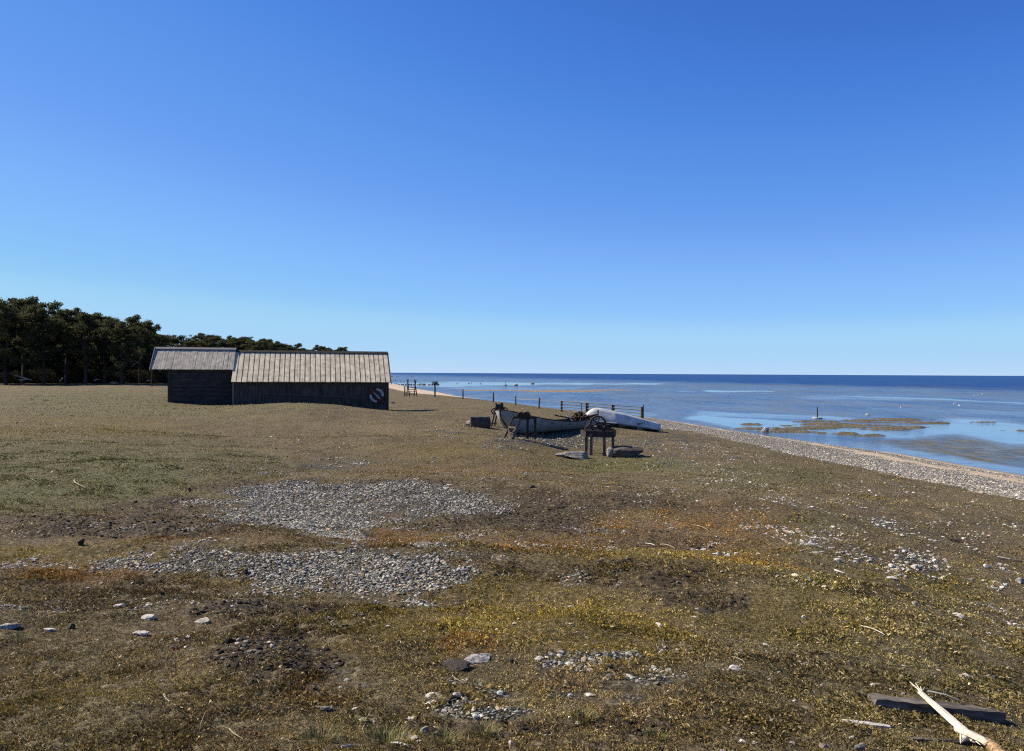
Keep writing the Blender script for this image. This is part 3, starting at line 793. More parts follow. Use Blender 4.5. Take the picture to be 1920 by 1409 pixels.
m = MB(); W, V = hull(bl, 1.55, sheer, keel, full, m); m.build('hull', M_hull, boat, True)
m = MB(); hull(bl, 1.55, lambda t: sheer(t) - .01, lambda t: keel(t) + .02, full, m, th=.03); m.build('lining', M_hulld, boat, True)
for sgn in (-1, 1):
    pts = [(bl * i / 30, sgn * (full(i / 30) * 1.55 / 2 - .012), sheer(i / 30) + .012) for i in range(31)]
    m = MB(); m.tube(pts, .026, 5); m.build('gunwale', M_timberd, boat)
m = MB(); m.tube([(bl * .17, 0, -.02), (bl * .10, 0, .14), (bl * .04, 0, .46), (0, 0, .84), (-.03, 0, 1.07)], .035, 6); m.build('stem_post', M_timberd, boat)
m = MB(); m.tube([(bl * .9, 0, -.02), (bl * .97, 0, .22), (bl, 0, .5), (bl + .02, 0, .84)], .04, 6); m.build('stern_post', M_timberd, boat)
m = MB(); m.box((bl / 2, 0, -.02), (bl * .74, .06, .07)); m.build('keel', M_timberd, boat)
for t in (.34, .54, .74):
    m = MB(); m.box((bl * t, 0, sheer(t) - .12), (.24, full(t) * 1.45, .035)); m.build('thwart', M_hulld, boat)
bm_ = boat.matrix_basis.copy()
def boat_pt(x, y, z): return Matrix.LocRotScale(boat.location, boat.rotation_euler, None) @ Vector((x, y, z))
# loose gear lying in the boat's stern
rr = random.Random(4)
gp = boat_pt(bl * .80, .1, .40)
m = MB()
for k in range(70):
    a = rr.uniform(0, 6.28); q = rr.uniform(0, .45); z = rr.uniform(0, .34) * (1 - q / .6)
    p = Vector((gp.x + q * math.cos(a) * 1.3, gp.y + q * math.sin(a) * .8, gp.z + z)); d = Vector((rr.uniform(-1, 1), rr.uniform(-1, 1), rr.uniform(-.4, .4))) * .16
    m.tube([p - d, p + Vector((0, 0, rr.uniform(0, .08))), p + d], rr.uniform(.012, .035), 5)
tag(m.build('fishing_net_heap', M_iron, None), 'dark tangled heap of nets and rope in the stern of the grey rowing boat', 'net')
a = at(1062, 778, gp.y + .1); b = at(1074, 790, gp.y - .1)
m = MB(); m.bar(a, b, .10, .04); tag(m.build('white_board', M_white, None), 'short white board sticking up from the rowing boat', 'board')
a = at(1040, 779, gp.y - .2); b = at(1098, 790, gp.y + .2)
m = MB(); m.bar(a, b, .07, .06); tag(m.build('dark_pole', M_timberd, None), 'dark wooden pole resting across the far side of the rowing boat', 'pole')

# upturned pale boat
q0 = place(1108, 796); q1 = place(1231, 809)
d2 = Vector((q1.x - q0.x, q1.y - q0.y, 0)); a2 = math.atan2(d2.y, d2.x); L2 = d2.length + .55
b2 = empty('upturned_boat', (q0.x - .5 * math.cos(a2), q0.y - .5 * math.sin(a2), hz(q0.x, q0.y) + .16), a2, 'white clinker boat lying upside down on logs behind the grey boat', 'boat')
b2.rotation_euler = (math.radians(-9), -math.atan2(q1.z - q0.z - .10, d2.length), a2)
H2 = .80
sh2 = lambda t: 0.0 + .20 * max(0, (.25 - t) / .25) ** 2
k2 = lambda t: -(H2 * (1 - max(0, (.20 - t) / .20) ** 2.2) * (1 - .52 * t ** 1.25)) + .0
fu2 = lambda t: (min(1, t / .38 + .015) ** .65) * (1 - .75 * max(0, t - .45) ** 1.2)
m = MB()
Vv = []; n, mm = 40, 12
for i in range(n + 1):
    t = i / n; b = fu2(t) * .74; zs = sh2(t); zk = -k2(t)
    for j in range(-mm, mm + 1):
        q = abs(j) / mm; yy = b * (q ** .50 if q else 0); zz = zk + (zs - zk) * (q ** 3.0); lap = ((q * 8) % 1.0) * .022
        Vv.append(Vector((t * L2, (yy + lap) * (1 if j >= 0 else -1) if q else 0, zz)))
W = 2 * mm + 1
m.add(Vv, [(i * W + j, i * W + j + 1, (i + 1) * W + j + 1, (i + 1) * W + j) for i in range(n) for j in range(W - 1)])
ho = m.build('hull', M_hullw, b2, True)
so_ = ho.modifiers.new('thickness', 'SOLIDIFY'); so_.thickness = .025
m = MB(); m.add([Vv[n * W + j] - Vector((.01, 0, 0)) for j in range(W)], [tuple(range(W))]); m.build('transom', M_hullw, b2)
m = MB(); m.tube([(L2 * i / 24, 0, -k2(i / 24) + .03) for i in range(0, 25)], .035, 5); m.build('keel', M_hull, b2)
for sgn in (-1, 1):
    m = MB(); m.tube([(L2 * i / 24, sgn * (fu2(i / 24) * .74 + .02), sh2(i / 24) + .02) for i in range(25)], .03, 5); m.build('gunwale', M_hull, b2)
# logs and stones under it
for k, (u, v, mt, lab) in enumerate([(1127, 795, M_pale, 'pale cut log under the upturned boat, leftmost of three'), (1148, 798, M_pale, 'pale cut log under the upturned boat, middle of three'), (1170, 801, M_pale, 'pale cut log under the upturned boat, rightmost of three')]):
    p = place(u, v + 1); m = MB(); m.tube([(-.25, -.15, .06), (.25, .25, .08)], [.075, .07], 8); tag(m.build('cut_log', mt, None, False, 0, p), lab, 'log', 'logs under the upturned boat')
p = place(1197, 806); m = MB(); m.box((0, 0, .17), (.34, .30, .36), Matrix.Rotation(.5, 3, 'Z')); tag(m.build('stone_block', M_limed, None, False, .02, p), 'square grey block propping the right end of the upturned boat', 'block')

# ------------------------------------------------------------------ winches
def wheel(parent, c, R, axis='y', spokes=6, rim=.03, name='wheel', mat=None):
    m = MB(); m.ring(c, R, rim, axis, 0, 360, 30, 6)
    m.cyl(c, R * .2, .10, axis, 12)
    for k in range(spokes):
        t = 2 * math.pi * k / spokes + .3; e = Vector((math.cos(t), 0, math.sin(t))) if axis == 'y' else Vector((0, math.cos(t), math.sin(t)))
        m.bar(Vector(c) + e * R * .15, Vector(c) + e * R, .028, .03, (0, 1, 0) if axis == 'y' else (1, 0, 0))
    return m.build(name, mat or M_iron, parent)

# table winch with flywheel
wp = place(1122, 853); rz = math.radians(-14)
wt = empty('table_winch', wp, rz, 'rusty iron winch with a spoked wheel on a four legged wooden table between two stones', 'winch')
hh = .80
def leg(par, p, q, w=.085, mat=None, name='leg'):
    m = MB(); m.bar(p, q, w, w, (0, 1, 0)); return m.build(name, mat or M_timber, par, False, .006)
for (x, y) in ((-.50, -.10), (-.22, -.42), (.22, -.42), (.50, -.12)):
    pass
for (x, y, xx) in ((-.46, .30, -.45), (-.20, -.30, -.20), (.24, -.28, .23), (.47, .22, .45)):
    g = hz(wp.x + x * math.cos(rz) - y * math.sin(rz), wp.y + x * math.sin(rz) + y * math.cos(rz)) - wp.z
    leg(wt, (x, y, g - .15), (xx, y, hh - .10), .085)
m = MB(); m.box((.13, -.30, hh - .09), (.86, .06, .20)); m.box((.0, .30, hh - .09), (1.06, .06, .20)); m.box((-.49, -.02, hh - .09), (.06, .66, .20), Matrix.Rotation(.42, 3, 'Z')); m.box((.52, -.0, hh - .09), (.06, .62, .20)); m.build('table_frame', M_timberd, wt)
m = MB()
for k in range(3): m.box((.06, -.2 + k * .2, hh + .015), (1.0, .16, .03))
m.build('table_top', M_timberd, wt)
m = MB(); m.tube([(.2, -.05, .28), (.2, -.05, hh - .1)], .02, 5); m.build('hook', M_iron, wt)
wheel(wt, (0, -.16, hh + .235), .26, 'y', 6, .03)
m = MB(); m.cyl((0, .0, hh + .20), .035, .62, 'y', 10); m.cyl((.05, .16, hh + .10), .09, .22, 'y', 14); m.build('drum', M_iron, wt)
m = MB(); m.ring((.30, 0, hh + .10), .10, .035, 'y', 0, 360, 16, 6); m.cyl((.30, 0, hh + .10), .07, .2, 'y'); m.box((.36, -.02, hh + .06), (.26, .3, .07)); m.build('gear', M_iron, wt)
m = MB(); m.tube([(-.02, .1, hh + .42), (-.22, 0, hh + .33), (-.42, -.05, hh + .12), (-.47, -.05, hh + .04)], .018, 5); m.bar((-.45, .1, hh + .03), (-.1, .1, hh + .05), .06, .04); m.build('crank', M_iron, wt)

# trestle with two drums (left of it the ladder like legs)
tp = place(975, 824); rz = math.radians(-8)
tr = empty('trestle_winch', tp, rz, 'trestle with slanting ladder legs and two iron drums, in front of the grey boat', 'winch')
def T(u, v, dy=0.0):
    """local point on the trestle for the pixel it covers"""
    p = at(u, v, tp.y + dy); d = p - tp; c, s_ = math.cos(-rz), math.sin(-rz); return Vector((d.x * c - d.y * s_, d.x * s_ + d.y * c, d.z))
leg(tr, T(960, 828, -.28), T(977, 783, -.15), .085); leg(tr, T(945, 825, .28), T(963, 783, .2), .07)
leg(tr, T(989, 823, -.15), T(989, 783, -.15), .085, M_timberd); leg(tr, T(1004, 824, .25), T(1003.5, 783, .2), .085, M_timberd)
m = MB(); m.bar(T(962, 783, .2), T(1004, 783.5, .2), .07, .08); m.build('top_beam', M_timberd, tr)
m = MB(); m.bar(T(976, 784, -.15), T(993, 785, -.15), .09, .10); m.build('top_beam', M_timberd, tr)
m = MB(); m.bar(T(954, 801, 0.2), T(968, 802.5, -.24), .05, .05); m.build('rung', M_timber, tr)
m = MB(); m.bar(T(953, 803, .2), T(958.5, 825, -.2), .035, .035); m.build('brace', M_timber, tr)
m = MB(); m.bar(T(946, 824, .2), T(967, 805, -.2), .035, .035); m.build('brace', M_timber, tr)
m = MB(); m.bar(T(962, 820, -.1), T(1004, 816, .1), .035, .035); m.build('brace', M_timberd, tr)
for (u, v, dy) in ((977, 779, -.02), (987, 778.5, -.05)):
    m = MB(); c = T(u, v, dy); m.cyl(c, .10, .34, 'y', 16); m.ring(c - Vector((0, .17, 0)), .10, .022, 'y', 0, 360, 20, 6); m.ring(c + Vector((0, .17, 0)), .10, .022, 'y', 0, 360, 20, 6); m.build('drum', M_iron, tr)

# winch behind the bow
bp = place(934, 803) + Vector((0, .6, 0)); bp.z = hz(bp.x, bp.y)
bw_ = empty('frame_winch', bp, 0, 'dark winch on a wooden A frame, behind the bow of the grey boat', 'winch')
def B(u, v, dy=0.0): return at(u, v, bp.y + dy) - bp
leg(bw_, B(921, 803, -.3), B(930, 764, 0), .07); leg(bw_, B(926, 806, .3), B(934, 764, .1), .07); leg(bw_, B(946, 803, -.2), B(941, 764, 0), .07, M_timberd); leg(bw_, B(950, 801, .3), B(944, 764, .15), .07, M_timberd)
for (p_, q_) in (((922, 776), (931, 777)), ((919, 793), (932, 795))):
    m = MB(); m.bar(B(*p_, -.1), B(*q_, -.1), .06, .05); m.build('brace', M_timber, bw_)
m = MB(); m.box(B(936.5, 761.5, 0), (.36, .34, .17), None); m.build('drum_box', M_timberd, bw_, False, .01)
m = MB(); m.cyl(B(936.5, 766, .05), .09, .3, 'x'); m.box(B(930, 757.6, 0), (.10, .12, .05)); m.box(B(941, 757.4, 0), (.13, .12, .08)); m.build('drum', M_iron, bw_)
wheel(bw_, B(927, 771, .25), .13, 'y', 5, .025); wheel(bw_, B(945.5, 771, .2), .16, 'y', 6, .022)

# ------------------------------------------------------------------ rocks on the land
p = place(900, 801); rock('boulder', p, (1.05, .75, .62), 21, M_boul, 'squared dark boulder beside the bow of the grey boat', 'boulder', boxy=.75, rough=.12, sink=.16, cut=False)
p = place(880, 798); rock('boulder', p, (.34, .4, .30), 22, M_limed, 'small pale stone leaning on the left side of the squared dark boulder', 'boulder', sink=.2)
p = place(1080, 858); rock('flat_rock', p, (1.3, 1.0, .36), 23, M_limed, 'flat grey rock slab left of the legs of the table winch', 'rock', rough=.28, sink=.36, boxy=.42)
p = place(1170, 858); rock('long_rock', p + Vector((.05, .2, 0)), (1.25, .7, .62), 24, M_boul, 'long dark rock right of the legs of the table winch', 'rock', rough=.2, sink=.2, boxy=.45, rz=-.15)
p = place(1146, 857); rock('long_rock', p, (.34, .4, .42), 25, M_limed, 'yellow lichened stone at the left end of the long dark rock', 'rock', rough=.2, sink=.2, boxy=.3)
p = place(736, 757); rock('dark_clump', p, (.55, .5, .30), 26, M_boul, 'low dark clump on the turf right of the boathouse corner', 'rock')
def px(v_px, D): return v_px * D / FPX      # metres covered by a number of photo pixels at distance D
# foreground slab
p = place(893, 1238); rock('flat_rock', p, (px(66, p.y), .24, .06), 31, M_limeds, 'flat grey lichened slab half sunk in yellow moss in the middle foreground', 'rock', rough=.30, sink=.36, boxy=.7, rz=-.45)
p = place(857, 1254); rock('flat_rock', p, (px(74, p.y), .13, .075), 32, M_bouls, 'low stone, dark with painted overhang shade, just below and left of the grey lichened slab', 'rock', rough=.32, sink=.40, boxy=.6)  # near-black colour imitates the shaded overhang under the slab
NAMED = [  # u, v, width px, height px, material, label
 (460, 1071, 17, 15, M_bouls, 'brown upright stone on the near gravel ridge'),
 (152, 1016, 15, 16, M_bouls, 'dark clod standing on the left end of the brown soil band'),
 (133, 1174, 16, 14, M_bouls, 'round dark brown clod among pale stones at the left'),
 (276, 1156, 34, 11, M_limes, 'cream flat stone right of the round dark clod and highest of its pair'),
 (382, 1162, 40, 12, M_limes, 'cream flat stone furthest right of the pale stones at the left'),
 (262, 1186, 38, 12, M_limes, 'small white broken stone directly below the cream flat stones at the left'),
 (226, 1136, 26, 9, M_limes, 'pale broken stone at the top of the pale stones at the left'),
 (95, 1180, 30, 7, M_limes, 'thin pale flake left of the round dark brown clod'),
 (16, 1172, 40, 10, M_limeds, 'grey flat stone over a dark gap at the left edge'),
 (305, 1113, 9, 9, M_bouls, 'little black clod below the left end of the near gravel ridge'),
 (1238, 1171, 20, 10, M_limes, 'single pale stone on green moss right of the middle'),
 (957, 1238, 16, 9, M_bouls, 'small dark stone right of the grey lichened slab'),
 (769, 1348, 22, 10, M_limes, 'white rectangular stone left of the nearest gravel heap'),
 (807, 1302, 22, 8, M_limes, 'flat white stone above the left end of the nearest gravel heap'),
 (856, 1303, 26, 12, M_limeds, 'grey stone with dark marks above the nearest gravel heap'),
 (1106, 1302, 20, 9, M_limes, 'cream stone right of the nearest gravel heap'),
 (1145, 1250, 16, 14, M_bouls, 'brown stone at the right end of the small gravel patch right of the slab'),
 (1508, 1156, 12, 9, M_limes, 'white lumpy stone alone on dark turf, right of the middle'),
 (1795, 1152, 26, 7, M_limes, 'pale flat stone on turf well above the grey beam'),
 (1807, 1266, 26, 12, M_limes, 'cream and dark stone above the right part of the grey beam'),
 (1855, 1268, 26, 10, M_limeds, 'flat greyish stone at the right, above the end of the grey beam'),
 (1378, 1251, 26, 9, M_limes, 'pale stone flake left of and above the grey beam'),
 (1672, 1083, 24, 9, M_limes, 'long white stone below the stone scatter at the right'),
 (1630, 1053, 16, 9, M_limeds, 'dark grey stone in the stone scatter at the right'),
 (1670, 1060, 16, 9, M_limes, 'white stone in the middle of the stone scatter at the right'),
 (1715, 1062, 20, 9, M_limes, 'brightest white stone at the right end of the stone scatter'),
 (1572, 1050, 16, 9, M_limes, 'rounded cream stone at the left end of the stone scatter'),
 (1850, 1061, 20, 8, M_limes, 'white stone alone right of the stone scatter'),
 (1913, 1088, 24, 10, M_limeds, 'grey stone touching the right edge of the picture'),
 (1790, 1012, 26, 7, M_bouls, 'flat dark brown stone above the stone scatter at the right'),
 (880, 742, 1, 1, None, ''),
 (355, 917, 8, 8, M_bouls, 'tiny dark clod on turf above the left end of the brown soil band'),
 (998, 911, 14, 7, M_bouls, 'low dark clump on smooth turf right of the far gravel ridge'),
]
for i, (u, v, w_, h_, mt, lab) in enumerate(NAMED):
    if mt is None: continue
    p = place(u, v + h_ * .4); W_ = px(w_, p.y); Hh = px(h_, p.y)
    rock('clod' if 'clod' in lab or 'clump' in lab else 'stone', p, (W_, W_ * random.uniform(.6, .9), Hh * 1.15), 40 + i, mt, lab, 'stone', rough=.34 if mt is M_limes else .2, sink=.34 if mt is M_limes else .26, rz=random.uniform(-.4, .4), boxy=.25)

# ---- driftwood in the lower right corner
def gpt(u, v, dz=0.0):
    p = place(u, v)
    return at(u, v, p.y * (1 - dz / (CAM_Z - p.z))) if dz else p
a, b = gpt(1632, 1325), gpt(1878, 1352)
bd = b - a
m = MB(); N = 14; L = bd.length
def timber(L, W0, W1, H0, H1, seed, n=14, rough=.006):
    """an old hewn beam: squared section with worn edges"""
    m = MB(); V = []; r = random.Random(seed); S = 12
    for i in range(n + 1):
        t = i / n; w_ = W0 + (W1 - W0) * t; h_ = H0 + (H1 - H0) * t
        e = 1 if 0 < i < n else .86
        for k in range(S):
            an = 2 * math.pi * (k + .5) / S; c, s_ = math.cos(an), math.sin(an); q = max(abs(c), abs(s_)) ** .95
            V.append(Vector((t * L + r.uniform(-.004, .004), c / q * w_ / 2 * e + r.uniform(-rough, rough), s_ / q * h_ / 2 * e + h_ / 2 + r.uniform(-rough, rough))))
    F = [(i * S + k, (i + 1) * S + k, (i + 1) * S + (k + 1) % S, i * S + (k + 1) % S) for i in range(n) for k in range(S)]
    F += [tuple(range(S)), tuple(n * S + k for k in range(S))[::-1]]
    m.add(V, F); return m
def lay(mb, name, mat, a, b, label, cat, roll=0.0, dz=0.0, group=None):
    d = b - a; o = mb.build(name, mat); o.location = a + Vector((0, 0, dz))
    o.rotation_euler = (roll, -math.atan2(d.z, math.hypot(d.x, d.y)), math.atan2(d.y, d.x)); return tag(o, label, cat, group)
lay(timber(L * 1.0, .105, .06, .075, .068, 3), 'driftwood_beam', M_grey, a, b, 'thick weathered grey beam lying under the white split log', 'beam', .0, -.012)
# splintered fresh log lying across the beam, torn thin at its far end, orange bark at the near end
A0, A1, A2, A3, A4 = gpt(1726, 1299, .05), gpt(1768, 1336, .105), gpt(1810, 1372, .06), gpt(1850, 1392, .035), gpt(1935, 1470, .03)
lr = empty('split_log', Vector(gpt(1812, 1380)), 0, 'broken white log with an orange bark end lying across the grey beam', 'log')
o0 = lr.location
m = MB()
P = [A0, A0.lerp(A1, .5), A1, A1.lerp(A2, .5), A2, A2.lerp(A3, .5)]
def slat(m, P, Wd, Th, seed):
    r = random.Random(seed); V = []
    for i, p in enumerate(P):
        d = (P[min(i + 1, len(P) - 1)] - P[max(i - 1, 0)]).normalized(); s_ = d.cross(Vector((0, 0, 1))).normalized(); u = s_.cross(d)
        w_ = Wd[i]; h_ = Th[i]
        for (x, y) in ((-1, -.6), (-.5, -1), (.6, -1), (1, -.3), (.8, .5), (.1, .9), (-.8, .6)):
            V.append(p - o0 + s_ * x * w_ / 2 * r.uniform(.9, 1.1) + u * y * h_ / 2 * r.uniform(.85, 1.1))
    S = 7; n = len(P) - 1
    F = [(i * S + k, (i + 1) * S + k, (i + 1) * S + (k + 1) % S, i * S + (k + 1) % S) for i in range(n) for k in range(S)]
    F += [tuple(range(S)), tuple(n * S + k for k in range(S))[::-1]]; m.add(V, F)
slat(m, P, [.034, .044, .046, .047, .048, .048], [.02, .026, .028, .028, .030, .030], 1)
slat(m, [gpt(1706, 1279, .055), gpt(1722, 1293, .06), A0, A0.lerp(A1, .4)], [.004, .010, .018, .02], [.004, .008, .012, .014], 2)
for (du, dv, r0) in ((10, 2, .004), (20, 9, .005), (28, 10, .003)):
    e = gpt(1706 + du, 1278 + dv, .055); q = A0 + Vector((.004 * du / 10, 0, .006)); m.tube([q - o0, (q + e) / 2 - o0, e - o0], [r0, r0 * .7, .001], 4)
m.build('split_wood', M_fresh, lr)
m = MB()
slat(m, [gpt(1795, 1366, .06), gpt(1818, 1376, .075), gpt(1843, 1388, .06), gpt(1852, 1395, .05)], [.042, .050, .050, .040], [.034, .036, .034, .028], 5)
slat(m, [gpt(1800, 1374, .03), gpt(1812, 1385, .035), gpt(1830, 1393, .02)], [.018, .034, .010], [.014, .018, .006], 6)
for k in range(5):
    q = gpt(1806 + random.uniform(-10, 28), 1378 + random.uniform(-4, 10), .04); e = gpt(1806 + random.uniform(-8, 40), 1386 + random.uniform(-2, 12), .03)
    m.tube([q - o0, (q + e) / 2 - o0, e - o0], [.006, .006, .001], 4)
m.build('torn_wood', M_fresh, lr)
m = MB(); m.tube([A3.lerp(A2, .1) - o0, A3 - o0, A3.lerp(A4, .5) - o0, A4 - o0], [.02, .026, .026, .024], 9)
for k in range(22):
    t = random.random(); q = A3.lerp(A4, t); an = random.uniform(0, 3.1)
    off = Vector((math.cos(an) * .026, .0, math.sin(an) * .026)); m.box(q - o0 + off, (.02, .015, .005), Matrix.Rotation(random.uniform(0, 3), 3, 'Z'))
m.build('bark', M_bark, lr)
a, b = gpt(1740, 1296, .02), gpt(1806, 1317, .01)
m = MB(); m.tube([a, a.lerp(b, .5) + Vector((0, 0, .012)), b], [.007, .006, .003], 5); tag(m.build('wood_splinter', M_fresh), 'long thin yellow splinter right of the white split log', 'splinter')
a, b = gpt(1577, 1356), gpt(1668, 1366)
lay(timber((b - a).length, .032, .028, .012, .010, 8, 10, .002), 'driftwood_lath', M_pale, a, b, 'flat silvery slat with a knot, lowest left of the pale driftwood pieces', 'slat', .1, .004)
a, b = gpt(1672, 1332), gpt(1730, 1336)
lay(timber((b - a).length, .022, .008, .012, .006, 9, 8, .004), 'driftwood_chip', M_fresh, a, b, 'short white wood chip in front of the grey beam', 'wood chip', 0, .006)
a, b = gpt(1706, 1388), gpt(1782, 1392)
lay(timber((b - a).length, .028, .018, .012, .012, 10, 8, .003), 'driftwood_stick', M_grey, a, b, 'thin dark grey stick at the bottom edge, left of the orange bark', 'stick', 0, .0)
a, b = gpt(1780, 1392), gpt(1842, 1398)
lay(timber((b - a).length, .030, .020, .012, .012, 11, 8, .004), 'driftwood_stick', M_timberd, a, b, 'dark flat sliver under the torn end of the white split log', 'stick', 0, -.002)
STICKS = [((1614, 1175), (1659, 1192), .007, M_pale, 'pale peeled stick on open turf above the grey beam'), ((1870, 1045), (1916, 1054), .010, M_pale, 'long pale stick near the right edge beside the stone scatter'),
          ((1565, 1070), (1584, 1076), .012, M_pale, 'short pale stick left of the long white stone'), ((1210, 1020), (1228, 1024), .008, M_pale, 'short white stick on the rusty moss right of the middle'),
          ((1238, 1022), (1266, 1030), .006, M_dry, 'thin straw coloured stick right of the short white stick'), ((308, 1304), (343, 1330), .004, M_pale, 'curved pale twig on the turf in the lower left'),
          ((1695, 1290), (1822, 1310), .003, M_dry, 'thin dry stalk behind the white split log'), ((848, 1266), (872, 1283), .0035, M_dry, 'straight dry stalk below the low stone with painted overhang shade'),
          ((885, 1290), (910, 1297), .003, M_dry, 'short dry stalk above the nearest gravel heap'), ((1370, 1233), (1395, 1252), .003, M_dry, 'dry stalk beside the pale stone flake'),
          ((733, 1395), (770, 1405), .005, M_pale, 'pale twig at the bottom edge left of the dry grass tufts'), ((640, 1404), (676, 1402), .006, M_pale, 'broad pale twig touching the bottom edge'),
          ((430, 1369), (455, 1388), .003, M_dry, 'bent dry stalk in the lower left near the bottom'), ((410, 1330), (560, 1332), .0022, M_dry, 'very long thin runner lying across dark soil in the lower left'),
          ((140, 900), (160, 915), .012, M_dry, 'tan straw on the green turf at the left'), ((1300, 985), (1330, 998), .006, M_dry, 'thin tan stick on the orange moss')]
for i, ((u0, v0), (u1, v1), r0, mt, lab) in enumerate(STICKS):
    a, b = gpt(u0, v0, r0), gpt(u1, v1, r0); d = b - a; s_ = Vector((-d.y, d.x, 0)) * random.uniform(-.12, .12)
    m = MB(); m.tube([a + (b - a) * t + s_ * math.sin(3.14 * t) + Vector((0, 0, .25 * d.length * .1 * math.sin(3.14 * t) + .006)) for t in (0, .25, .5, .75, 1)], [r0, r0, r0 * .9, r0 * .7, r0 * .4], 5)
    tag(m.build('dry_stick', mt), lab, 'stick')
# upright dry stems
for i, (u, v0, v1, bend, lab) in enumerate([(1653, 1292, 1222, 4, 'tall dark dry stem standing behind the left end of the grey beam'), (1022, 1296, 1264, 0, 'single straw standing above the nearest gravel heap'),
                                     (1132, 1245, 1212, 3, 'dry straw standing in the small gravel patch right of the slab'), (375, 1372, 1336, 9, 'bent straw standing in the lower left turf'), (1130, 1246, 1246, 0, ''),
                                     (563, 1180, 1140, -9, 'tall bent straw standing on dark soil left of the middle'), (332, 985, 1007, 0, '')]):
    if not lab: continue
    p = place(u, v0); h_ = px(v0 - v1, p.y); bx = px(bend, p.y)
    m = MB(); m.tube([p, p + Vector((bx * .2, 0, h_ * .4)), p + Vector((bx * .6, .01, h_ * .75)), p + Vector((bx, .01, h_))], [.0035, .003, .0026, .002], 4)
    tag(m.build('dry_straw', M_timberd if i == 0 else M_dry), lab, 'stem')

# ------------------------------------------------------------------ fences, stile and sign by the shore
g = 'single posts along the shore'
fence_post(868, 749, 1.05, 'leftmost of the four single posts along the shore', .13, 0, g)
fence_post(925, 754, 1.0, 'second of the four single posts along the shore, right of a wide gap', .13, 0, g)
fence_post(967, 761, .95, 'third of the four single posts along the shore, left end of the sagging wire', .11, 0, g)
fence_post(1010, 766.5, .95, 'rightmost leaning post of the four single posts along the shore', .12, .10, g)
a = at(967, 748.5, place(967, 761).y); b = at(1010, 749.5, place(1010, 766.5).y)
m = MB(); m.tube([a.lerp(b, t) - Vector((0, 0, .05 * math.sin(3.14 * t))) for t in (0, .25, .5, .75, 1)], .02, 5); tag(m.build('fence_wire', M_dry), 'pale sagging strand strung between the two right single posts', 'wire')
# fence section behind the upturned boat
P0, P1 = place(1053, 772), place(1204, 785)
fn = empty('wooden_fence', P0, 0, 'short section of fence with four thin rails and brown posts behind the upturned boat', 'fence')
def F_(t): q = P0.lerp(P1, t); q.z = P0.z + (P1.z - P0.z) * t; return q - P0
hf_ = px(20.0, P0.y)
for t, wd in ((0.0, .17), (.337, .24), (.66, .24), (1.0, .18)):
    q = F_(t); m = MB(); m.box((q.x, q.y, q.z + hf_ / 2 - .25), (wd, .16, hf_ + .5)); m.build('post', M_post, fn, False, .01)
for t, e in ((.263, -.02), (1.013, .16)):
    q = F_(t); m = MB(); m.tube([(q.x, q.y, q.z - .3), (q.x, q.y, q.z + hf_ + e)], .04, 6); m.build('stake', M_wire, fn)
for k in range(4):
    z = hf_ * (.97 - k * .26); a, b = F_(0) + Vector((0, -.1, z)), F_(1) + Vector((0, -.1, z))
    m = MB(); m.tube([a, b], .034, 5); m.build('rail', M_wire, fn)

# stile: steps over the fence
sp = place(770, 743.5); D = sp.y
st = empty('stile', sp, 0, 'wooden stile of four steps between tall forked posts on the shore', 'stile')
def S(u, v, dy=0.0): return at(u, v, sp.y + dy) - sp
for (u0, u1) in ((762, 766), (779, 774)):
    pass
for (ua, ub, dy) in ((762.5, 765.5, -.35), (768, 764, .5), (782, 777, .5), (776, 780, -.35)):
    m = MB(); m.bar(S(ua, 744, dy), S(ub, 712, dy * .2), .09, .08, (0, 1, 0)); m.build('leg', M_timber if dy < 0 else M_timberd, st)
for k, v in enumerate((726.5, 731, 735, 739.5)):
    m = MB(); m.box(S(771, v, -.22 + .0 * k), (px(15 + k, D), .22, .06)); m.build('step', M_timber, st)
fence_post(759, 743.5, 1.15, 'dark short post touching the left side of the stile', .13)
# post with the small board on top
spp = place(815.5, 744.5)
sg = empty('bird_table', spp, 0, 'dark post carrying a small tilted wooden box beside the stile', 'post')
hS = px(23, spp.y)
m = MB(); m.tube([(0, 0, -.3), (0, 0, hS)], .085, 7); m.build('post', M_timberd, sg)
m = MB(); m.box((.08, 0, hS + .14), (.42, .34, .28), Matrix.Rotation(-.25, 3, 'Y')); m.build('box', M_timber, sg)
m = MB(); m.box((-.02, 0, hS + .33), (.66, .5, .05), Matrix.Rotation(-.12, 3, 'Y')); m.box((-.24, 0, hS + .16), (.1, .42, .30), Matrix.Rotation(.5, 3, 'Y')); m.build('lid', M_dead, sg)
# thin posts before the wood
fence_post(284.5, 725, 1.9, 'thin dark post by the pines under the left overhang of the silver roof', .12)
fence_post(227.5, 719.5, 1.7, 'thin dark post at the foot of the pines left of the sheds', .10)

# ------------------------------------------------------------------ things in and beside the water
def water(u, v):
    d = ray(u, v); t = -CAM_Z / d.z; return Vector((d.x * t, d.y * t, 0))
def wrock(u, v, w_, h_, mt, lab, seed, group=None, **kw):
    p = water(u, v); W_ = px(w_, p.y); H_ = px(h_, p.y)
    return rock('sea_rock', p, (W_, W_ * .8, H_ * 1.5), seed, mt, lab, 'rock', group, sink=.34, **kw)
M_two = mat_plain('bird_whitened_rock', (.55, .54, .50), (.10, .095, .085), 1.2, .85, .02)
wrock(1435, 811, 15, 11, M_two, 'cream and dark rock in calm water nearest the beach', 60, boxy=.4)
wrock(1627, 779, 11, 3.5, M_two, 'low pale rock in the water right of the channel marker', 61)
wrock(967, 724, 9, 6, M_two, 'rounded rock with a whitened left side in the water beyond the shore posts', 62)
wrock(999, 720, 10, 3.5, M_two, 'low whitened pair of rocks farthest right near the horizon', 63)
wrock(948, 724, 8, 3, M_boul, 'small rock carrying a thin rod, left of the rounded whitened rock', 64)
